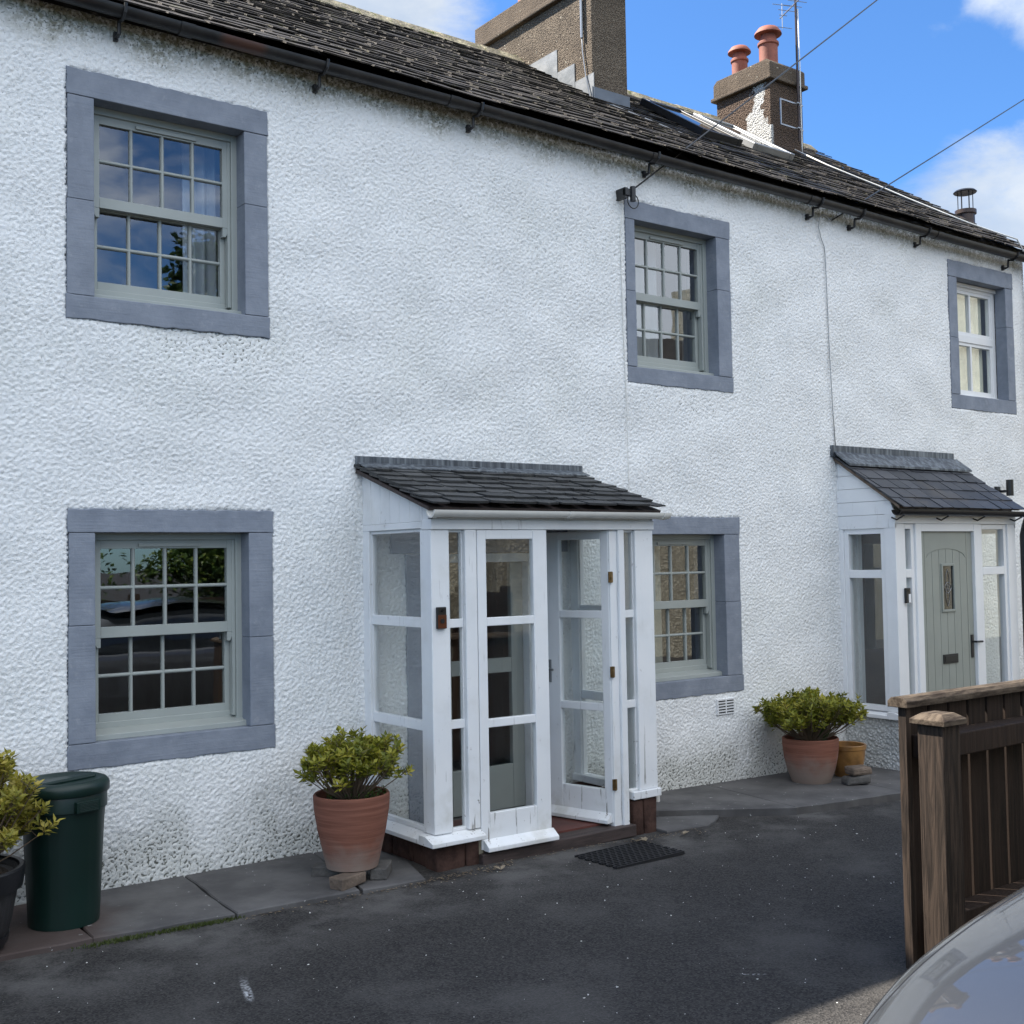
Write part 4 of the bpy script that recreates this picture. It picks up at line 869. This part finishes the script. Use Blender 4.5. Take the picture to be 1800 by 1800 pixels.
P_.lathe([(r_, z0+z) for r_, z in prof], n=56); P_.build('pot', 'terracotta', e, smooth='auto')
P_ = MB(); P_.lathe([(.186, z0+.355), (.15, z0+.372), (0, z0+.38)], n=30); P_.build('soil', 'soil', e)
shrub(e, (0, 0, z0+.37), .17, .33, .37, 100, 'leaf_azalea', 4, (.02, 0), .046, 9, .45)
P_ = MB(); rg = random.Random(2)
for i in range(150):
    a = rg.random()*6.28; q = rg.uniform(.05, .17); rosette(P_, Vector((q*math.cos(a)+.03, q*math.sin(a), z0+.38+rg.uniform(0, .05))), Vector((rg.uniform(-.5, .5), rg.uniform(-.5, .5), 1)).normalized(), 4, .018, rg)
P_.build('underplanting', 'leaf_hedge', e)
# bricks under it
def brick(x, y, rz, m, label, sx=.20, sy=.095, sz=.062):
    z = zg(x); b = MB(); b.obox(Matrix.Identity(4), sx, sy, sz, jit=.005)
    o = b.build('brick', m, bevel=.008); o.location = (x, y, z+.004+sz/2); o.rotation_euler = (0, 0, rz); return tag(o, label, 'brick', 'bricks under the nearer pot')
brick(3.085, -.80, R(22), 'buff_brick', 'buff brick propping the front left of the tapered terracotta pot')
brick(3.335, -.72, R(52), 'grey_brick', 'rounded grey brick propping the pot on the side facing the porch')
brick(3.12, -.53, R(-40), 'grey_brick', 'grey brick mostly hidden under the back of the terracotta pot')
xp = 7.43; yp_ = -.40
e = empty('potted_shrub', (xp, yp_, zg(xp)+.03), 'rounded terracotta pot with a wide green shrub, just left of the far porch', 'potted shrub', 'potted shrubs')
P_ = MB(); P_.lathe([(.135, 0), (.150, .006), (.185, .10), (.208, .20), (.218, .29), (.219, .345), (.212, .352), (.203, .348), (.198, .31), (0, .31)], n=48); P_.build('pot', 'terracotta', e, smooth='auto')
P_ = MB(); P_.lathe([(.199, .305), (.15, .325), (0, .33)], n=30); P_.build('soil', 'soil', e)
shrub(e, (0, 0, .32), .17, .44, .40, 140, 'leaf_azalea', 9, (.02, .0), .050, 9, .45)
P_ = MB(); rg = random.Random(5)
for i in range(40):
    a = rg.random()*6.28; leaf_quad(P_, Vector((.05+rg.uniform(-.02, .02), -.08+rg.uniform(-.02, .02), .32)), Vector((math.cos(a)*.4, math.sin(a)*.4, 1)), rg.uniform(.12, .2), .012, Vector((0, -1, 0)), .2)
P_.build('grass_blades', 'leaf_hedge', e)
e = empty('plant_pot', (7.88, -.40, zg(7.88)+.03), 'empty ochre glazed pot tucked behind the rounded terracotta pot', 'plant pot')
P_ = MB(); P_.lathe([(.085, 0), (.098, .005), (.125, .08), (.142, .16), (.148, .22), (.155, .225), (.155, .255), (.148, .26), (.138, .255), (.134, .2), (.11, .06), (0, .05)], n=44); P_.build('pot', 'glazed_ochre', e, smooth='auto')
for i, (sz, m, lb) in enumerate(((.07, 'grey_brick', 'lower weathered stone of the two stacked against the rounded pot'), (.06, 'buff_brick', 'upper weathered stone, lying on the other beside the rounded pot'))):
    b = MB(); b.obox(Matrix.Identity(4), .20-.02*i, .13, sz, jit=.012); o = b.build('stone', m, bevel=.018); o.location = (7.60+.02*i, -.70, zg(7.6)+.036+(.035 if i == 0 else .103)); o.rotation_euler = (0, 0, R(-25+14*i)); tag(o, lb, 'stone', 'two stacked stones')
# green bin
e = empty('water_butt', (1.69, -.45, .002), 'dark green plastic bin with a moulded lid, standing under the left lower window', 'garden bin')
prof = [(.160, 0), (.166, .005), (.168, .03), (.190, .50), (.196, .56), (.205, .565), (.205, .63), (.202, .64)]
P_ = MB(); P_.lathe(prof, n=72, fn=lambda a, z: 1-(.012 if (z < .55 and z > .02 and int(a*72/6.2832+.5) % 6 == 0) else 0)); P_.build('body', 'bin_green', e, smooth='auto')
P_ = MB(); P_.lathe([(.212, .640), (.216, .645), (.217, .675), (.214, .686), (.202, .700), (.186, .706), (.172, .702), (.150, .692), (.08, .690), (0, .690)], n=64); ld_ = P_.build('lid', 'bin_green', e, smooth='auto')
P_ = MB(); 
for k in range(9):
    a = R(150+k*30)
P_.obox(Matrix.Translation((-.0, -.0, .696)) @ Matrix.Rotation(R(20), 4, 'Z'), .32, .085, .022); P_.build('lid_grip', 'bin_green', ld_, bevel=.009)
for ang_ in (-75, 105):
    P_ = MB(); M = Matrix.Rotation(R(ang_), 4, 'Z') @ Matrix.Translation((.212, 0, .592)); P_.obox(M, .026, .125, .052)
    for k in range(6): P_.obox(M @ Matrix.Translation((.014, 0, -.018+k*.007)), .003, .10, .003)
    P_.build('handle', 'bin_green', e, bevel=.004)
# barrel planter
e = empty('potted_shrub', (1.165, -.62, .002), 'yellow-leaved shrub in a dark barrel planter beside the green bin', 'potted shrub', 'potted shrubs')
def stave(a, z): return 1-.012*(abs(math.sin(a*12)) < .25)
P_ = MB(); P_.lathe([(.19, 0), (.20, .01), (.232, .12), (.258, .26), (.272, .36), (.262, .37), (.25, .345), (0, .335)], n=96, fn=stave); P_.build('barrel', 'barrel_plastic', e, smooth='auto')
P_ = MB(); P_.lathe([(.270, .285), (.282, .285), (.292, .345), (.294, .375), (.286, .382), (.268, .38), (.266, .30)], n=64); P_.lathe([(.207, .035), (.217, .035), (.226, .075), (.216, .075)], n=64); P_.build('hoop', 'barrel_band', e, smooth='auto')
P_ = MB(); P_.lathe([(.25, .335), (.2, .35), (0, .355)], n=30); P_.build('soil', 'soil', e)
shrub(e, (0, 0, .34), .2, .39, .60, 230, 'leaf_yellow', 12, (.0, 0), .050, 9, .25)
# door mat
e = empty('doormat', (4.78, -1.19, zg(4.8)-.022), 'black rubber honeycomb doormat on the tarmac in front of the open porch door', 'doormat', rz=0)
M_ = MB(); cs = [(-.36, .20), (-.33, -.17), (.20, -.20), (.20, .185)]
W_, D_ = .56, .36; ox, oy = -.05, -.0
nr, nc = 12, 12
for i in range(nr+1): M_.box(-W_/2, W_/2, -D_/2+i*D_/nr-.004, -D_/2+i*D_/nr+.004, .004, .018)
for j in range(nc+1):
    for i in range(nr):
        xo = -W_/2+(j+.5*(i % 2))*W_/nc
        if xo <= W_/2+.001: M_.box(xo-.004, xo+.004, -D_/2+i*D_/nr+.0045, -D_/2+(i+1)*D_/nr-.0045, .004, .0175)
M_.box(-W_/2-.006, W_/2+.006, -D_/2-.006, D_/2+.006, .0, .004); o = M_.build('mat', 'rubber', e); o.rotation_euler = (0, 0, R(2))

# ------------------------------------------------------------------ fence and posts
fe = empty('fence', (4.4, -3.42, -.03), 'dark brown close-board fence with capped post and rounded capping rail, sunlit end towards the camera', 'fence')
def F_(mb, nm, m, bevel=.003, par=None): 
    o = mb.build(nm, m, par or fe, bevel=bevel); o.location = (-4.4, 3.42, .03) if par is None else (0, 0, 0); return o
x = 4.418; i = 0
while x < 8.4:
    mb = MB(); ww = .132; mb.box(x, x+ww, -3.415, -3.395, .0, 1.085, random.random()); F_(mb, 'board', 'fence_wood'); x += .1505
mb = MB(); mb.box(4.372, 4.408, -3.43, -3.39, -.03, 1.085, .3); F_(mb, 'end_stile', 'post_wood')
mb = MB(); prof = [(-3.452, 1.086), (-3.452, 1.112), (-3.435, 1.128), (-3.40, 1.134), (-3.37, 1.128), (-3.352, 1.112), (-3.352, 1.086)]; mb.prism(prof, 'x', 4.352, 8.45); F_(mb, 'capping_rail', 'cap_wood')
for za, zb, xr in ((.865, .965, 4.425), (.10, .20, 4.50)):
    mb = MB(); mb.box(xr, 8.4, -3.530, -3.4165, za, zb, .6); F_(mb, 'rail', 'fence_wood', .006)
for px_ in (4.30, 6.2, 8.1):
    mb = MB(); mb.box(px_, px_+.122, -3.655, -3.533, -.04, 1.035); po = F_(mb, 'post', 'post_wood', .006)
    mb = MB(); a_, b_, c_, d_ = px_-.022, px_+.144, -3.677, -3.511
    vs = [(a_, c_, 1.036), (b_, c_, 1.036), (b_, d_, 1.036), (a_, d_, 1.036), (a_, c_, 1.058), (b_, c_, 1.058), (b_, d_, 1.058), (a_, d_, 1.058)]
    k = .035; vs += [(a_+k, c_+k, 1.082), (b_-k, c_+k, 1.082), (b_-k, d_-k, 1.082), (a_+k, d_-k, 1.082)]
    mb.add(vs, [(3, 2, 1, 0), (0, 1, 5, 4), (1, 2, 6, 5), (2, 3, 7, 6), (3, 0, 4, 7), (4, 5, 9, 8), (5, 6, 10, 9), (6, 7, 11, 10), (7, 4, 8, 11), (8, 9, 10, 11)]); F_(mb, 'post_cap', 'cap_wood', .003, po)

# ------------------------------------------------------------------ car
car = empty('parked_car', (3.84, -5.54, -.03), 'silver-grey parked car, only its curved front corner in view at bottom right', 'car')
ST = [  # x, half width, z bottom, z shoulder, z centre
    (-2.10, .40, .30, .44, .49), (-2.06, .56, .24, .50, .56), (-1.96, .68, .20, .555, .625), (-1.80, .775, .18, .625, .715), (-1.60, .83, .18, .705, .795), (-1.38, .862, .18, .785, .865), (-1.10, .878, .18, .835, .925),
    (-.80, .885, .18, .875, .975), (-.55, .888, .18, .90, 1.0), (.2, .89, .18, .92, 1.0), (1.0, .885, .18, .93, 1.0), (1.7, .87, .2, .93, 1.0), (1.98, .82, .25, .88, .93), (2.08, .66, .3, .70, .75)]
SEC = lambda w_, zb, zs, zc: [(0, zb), (w_*.80, zb), (w_*.97, zb+.08), (w_, zb+(zs-zb)*.42), (w_*.985, zb+(zs-zb)*.75), (w_*.955, zs-.03), (w_*.90, zs+.012), (w_*.80, zs+(zc-zs)*.55), (w_*.45, zs+(zc-zs)*.90), (0, zc)]
vs = []; m = None
for x, w_, zb, zs, zc in ST:
    s = SEC(w_, zb, zs, zc); full = s+[(-y, z) for y, z in s[-2:0:-1]]; m = len(full); vs += [(x, y, z) for y, z in full]
n = len(ST); fs = [(i*m+k, (i+1)*m+k, (i+1)*m+(k+1) % m, i*m+(k+1) % m) for i in range(n-1) for k in range(m)]+[tuple(range(m)), tuple((n-1)*m+k for k in range(m))[::-1]]
body = MB().add(vs, fs).build('body', 'car_paint', car, smooth=True, sub=2)
vs = []; CB = [(-.62, .76, .98, 1.0), (-.1, .66, .98, 1.34), (.35, .62, .98, 1.44), (1.1, .60, .98, 1.43), (1.6, .60, .98, 1.28), (1.92, .66, .96, .99)]
for x, wt, zb, zt in CB: vs += [(x, -.80, .90), (x, -.80+(.80-wt)*(.0), zb-.02), (x, -wt, zt-.03), (x, 0, zt), (x, wt, zt-.03), (x, .80, zb-.02), (x, .80, .90)]
m = 7; n = len(CB); fs = [(i*m+k, (i+1)*m+k, (i+1)*m+k+1, i*m+k+1) for i in range(n-1) for k in range(m-1)]
o = MB().add(vs, fs).build('windows', 'car_glass', car, smooth=True, sub=2)
vs = []
for x, wt, zb, zt in CB[1:5]: vs += [(x, -wt-.0, zt-.035), (x, -wt*.6, zt+.006), (x, 0, zt+.012), (x, wt*.6, zt+.006), (x, wt, zt-.035)]
o = MB().add(vs, [(i*5+k, (i+1)*5+k, (i+1)*5+k+1, i*5+k+1) for i in range(3) for k in range(4)]).build('roof', 'car_paint', car, smooth=True, sub=2)
for sx in (-1.35, 1.30):
    for sy in (-1, 1):
        Wh = MB(); Wh.lathe([(.20, -.10), (.31, -.095), (.325, -.06), (.325, .06), (.31, .095), (.20, .10)], n=36); Wh.v = [(p[0]+sx, p[2]+sy*.79, p[1]+.325) for p in Wh.v]
        wo = Wh.build('wheel', 'rubber', car, smooth='auto'); Rm = MB()
        Rm.lathe([(.20, -.08), (.20, .08)], n=36); Rm.v = [(p[0]+sx, p[2]+sy*.795, p[1]+.325) for p in Rm.v]; Rm.build('rim', 'alloy', wo)
for sy in (-1, 1):
    hl_ = MB(); vs = []
    for i in range(9):
        u_ = i/8; vs.append((-1.985+.30*u_, sy*(.60+.215*u_), .475+.12*u_)); vs.append((-2.03+.30*u_+.01, sy*(.585+.215*u_), .41+.14*u_))
    hl_.add(vs, [(2*i, 2*i+1, 2*i+3, 2*i+2) for i in range(8)]).build('headlight', 'headlamp_glass', car, smooth=True)
# bonnet shut line, a real dark seam lying on the wing
bpy.context.view_layer.update()
be = body.evaluated_get(bpy.context.evaluated_depsgraph_get())
for sy in (-1, 1):
    pts = []
    for i in range(40):
        x_ = -1.98+i*.036; yy = sy*(.50+.24*min(1, i/9)**.7+.012*min(1, i/30)); ok, hit, nr_, ix = be.ray_cast(Vector((x_, yy, 2)), Vector((0, 0, -1)))
        if ok: pts.append(hit+Vector((0, 0, -.0012)))
    if len(pts) > 3: MB().tube(pts, .0032, 6).build('bonnet_seam', 'black_plastic', car, smooth=True)

# ------------------------------------------------------------------ litter, moss, grit
rg = random.Random(31); L1 = MB()
for i in range(420):
    k = rg.random()
    if k < .45: x, y = rg.uniform(3.35, 4.1), -.90-abs(rg.gauss(0, .05))
    elif k < .62: x, y = rg.uniform(5.0, 5.6), -.88-abs(rg.gauss(0, .07))
    elif k < .8: x, y = rg.uniform(3.9, 5.0), -.86-abs(rg.gauss(0, .03))
    else: x = rg.uniform(2.4, 3.6); y = -.90-.02*(x-2.4)-abs(rg.gauss(0, .03))
    a = rg.random()*6.28; leaf_quad(L1, Vector((x, y, zg(x)-.020+rg.uniform(0, .008))), Vector((math.cos(a), math.sin(a), rg.uniform(-.1, .3))), rg.uniform(.008, .026), rg.uniform(.006, .014), Vector((0, 0, 1)), rg.random())
for x, y in ((5.42, -1.0), (5.02, -.97), (5.1, -.99), (5.06, -.95), (3.95, -1.02)):
    for q in range(3): a = rg.random()*6.28; leaf_quad(L1, Vector((x, y, zg(x)-.012)), Vector((math.cos(a), math.sin(a), .35)), .05, .03, Vector((0, 0, 1)), .95)
o = L1.build('leaf_litter', 'dry_leaf'); o['kind'] = 'stuff'; tag(o, 'dry brown leaf litter gathered along the porch step and slab edge', 'leaf litter')
L1 = MB()
for i in range(2600):
    x = rg.uniform(1.55, 2.45); dn = math.exp(-((x-2.2)/.18)**2)+.7*math.exp(-((x-1.85)/.13)**2)
    if rg.random() > dn: continue
    y = -.83-.05*(x-1.7)-.012+rg.gauss(0, .016); a = rg.random()*6.28
    leaf_quad(L1, Vector((x, y, -.022)), Vector((math.cos(a)*.5, math.sin(a)*.5, 1)), rg.uniform(.006, .022), .006, Vector((0, 1, 0)), rg.random())
o = L1.build('moss', 'moss'); o['kind'] = 'stuff'; tag(o, 'strip of green moss growing along the slab edge near the bin', 'moss')
L1 = MB()
for i in range(520):
    x, y = rg.uniform(.8, 6.5), rg.uniform(-5.2, -.95); s = abs(rg.gauss(0, .0024))+.0012; z = zg(x)-.022
    pts = [Vector((x, y, z+s*.5))+Vector((rg.uniform(-1, 1), rg.uniform(-1, 1), 0)).normalized()*s*rg.uniform(.7, 1.5) for _ in range(3)]
    c_ = Vector((x, y, z+s)); b_ = Vector((x, y, z-.001)); L1.add(pts+[c_, b_], [(0, 1, 3), (1, 2, 3), (2, 0, 3), (0, 4, 1), (1, 4, 2), (2, 4, 0)])
o = L1.build('grit', 'white_pvc'); o['kind'] = 'stuff'; tag(o, 'pale loose grit scattered over the dark tarmac', 'grit')

# ------------------------------------------------------------------ across the lane (seen in the glass)
e = empty('house', (0, 0, 0), 'cream roughcast house across the lane with a stone-slate roof', 'house')
B = MB(); B.box(9.2, 22, -15.5, -9.0, -.2, 5.3); B.build('wall', 'cream_roughcast', e); B = MB(); B.box(22.01, 32, -15.5, -8.9, -.2, 8.8); B.build('wing_wall', 'bright_cream_roughcast', e)
B = MB(); B.prism([(-8.7, 5.15), (-12.2, 6.7), (-15.8, 5.15), (-15.8, 5.0), (-12.2, 6.5), (-8.7, 5.0)], 'x', 9.0, 22.0); B.build('roof', 'old_slate', e)
for x in (12.2, 17.0): 
    B = MB(); B.box(x, x+1.0, -9.01, -8.98, 3.1, 4.3); f_ = B.build('window', 'white_upvc', e); B = MB(); B.box(x+.08, x+.92, -8.979, -8.972, 3.18, 4.22); B.build('pane', 'car_glass', f_)
fb = empty('fence', (0, 0, 0), 'plain dark board fence across the lane behind the parked car', 'fence')
x = 1.4
while x < 9.0:
    B = MB(); B.box(x, x+.135, -8.32, -8.30, 0.0, 1.32, random.random()); B.build('board', 'fence_wood', fb); x += .150
B = MB(); B.box(1.4, 9.0, -8.37, -8.3205, 1.0, 1.1, .5); B.box(1.4, 9, -8.37, -8.3205, .3, .4, .5); B.build('rail', 'fence_wood', fb)
for x in (1.3, 3.2, 5.1, 7.0, 8.95): B = MB(); B.box(x, x+.1, -8.47, -8.37, -.05, 1.4); B.build('post', 'post_wood', fb)
def bush(name, c, rx, ry, rz, n, m, label, seed, size=.09, trunk=True):
    e = empty(name, (c[0], c[1], -.03), label, 'tree' if 'tree' in name else 'bush'); rg = random.Random(seed); B = MB()
    bl_ = [(Vector((rg.uniform(-.7, .7)*rx, rg.uniform(-.7, .7)*ry, rg.uniform(-.8, .85)*rz)), rg.uniform(.25, .5)) for _ in range(26)]
    for i in range(n):
        b_, r_ = rg.choice(bl_); q = Vector((rg.gauss(0, 1), rg.gauss(0, 1), rg.gauss(0, 1))).normalized()*r_*rg.uniform(.6, 1.05); p = b_+Vector((q.x*rx, q.y*ry, q.z*rz*.7))
        p.x *= 1-.45*max(0, p.z/rz); p.y *= 1-.45*max(0, p.z/rz)
        leaf_quad(B, p+Vector((0, 0, c[2])), Vector((rg.uniform(-1, 1), rg.uniform(-1, 1), rg.uniform(-.5, .6))), size*rg.uniform(.7, 1.4), size*.6, Vector((rg.uniform(-1, 1), rg.uniform(-1, 1), 1)), rg.random())
    B.build('crown', m, e); T = MB(); T.tube([(0, 0, 0), (.05, .03, c[2]*.6), (0, 0, c[2]+rz*.5)], [.16*min(1, rz), .11*min(1, rz), .03], 8)
    for k in range(6): a = k*1.05; T.tube([(0, 0, c[2]-rz*.4+k*.15*rz), (rx*.5*math.cos(a), ry*.5*math.sin(a), c[2]-rz*.1+k*.15*rz)], [.05*min(1, rz), .012], 6)
    T.build('trunk', 'bark', e); return e
bush('tree', (7.75, -12.3, 4.3), 1.05, 1.05, 2.9, 9000, 'leaf_tree', 'tall narrow dark tree behind the board fence', 21, .16)
bush('bush', (6.6, -9.3, 1.5), 1.3, .6, 1.1, 6000, 'leaf_hedge', 'broad sunlit green bush just behind the board fence', 22)
bush('bush', (4.0, -9.6, 1.7), 1.6, .6, 1.5, 4000, 'leaf_hedge', 'lower green bush left of the broad one behind the board fence', 23)
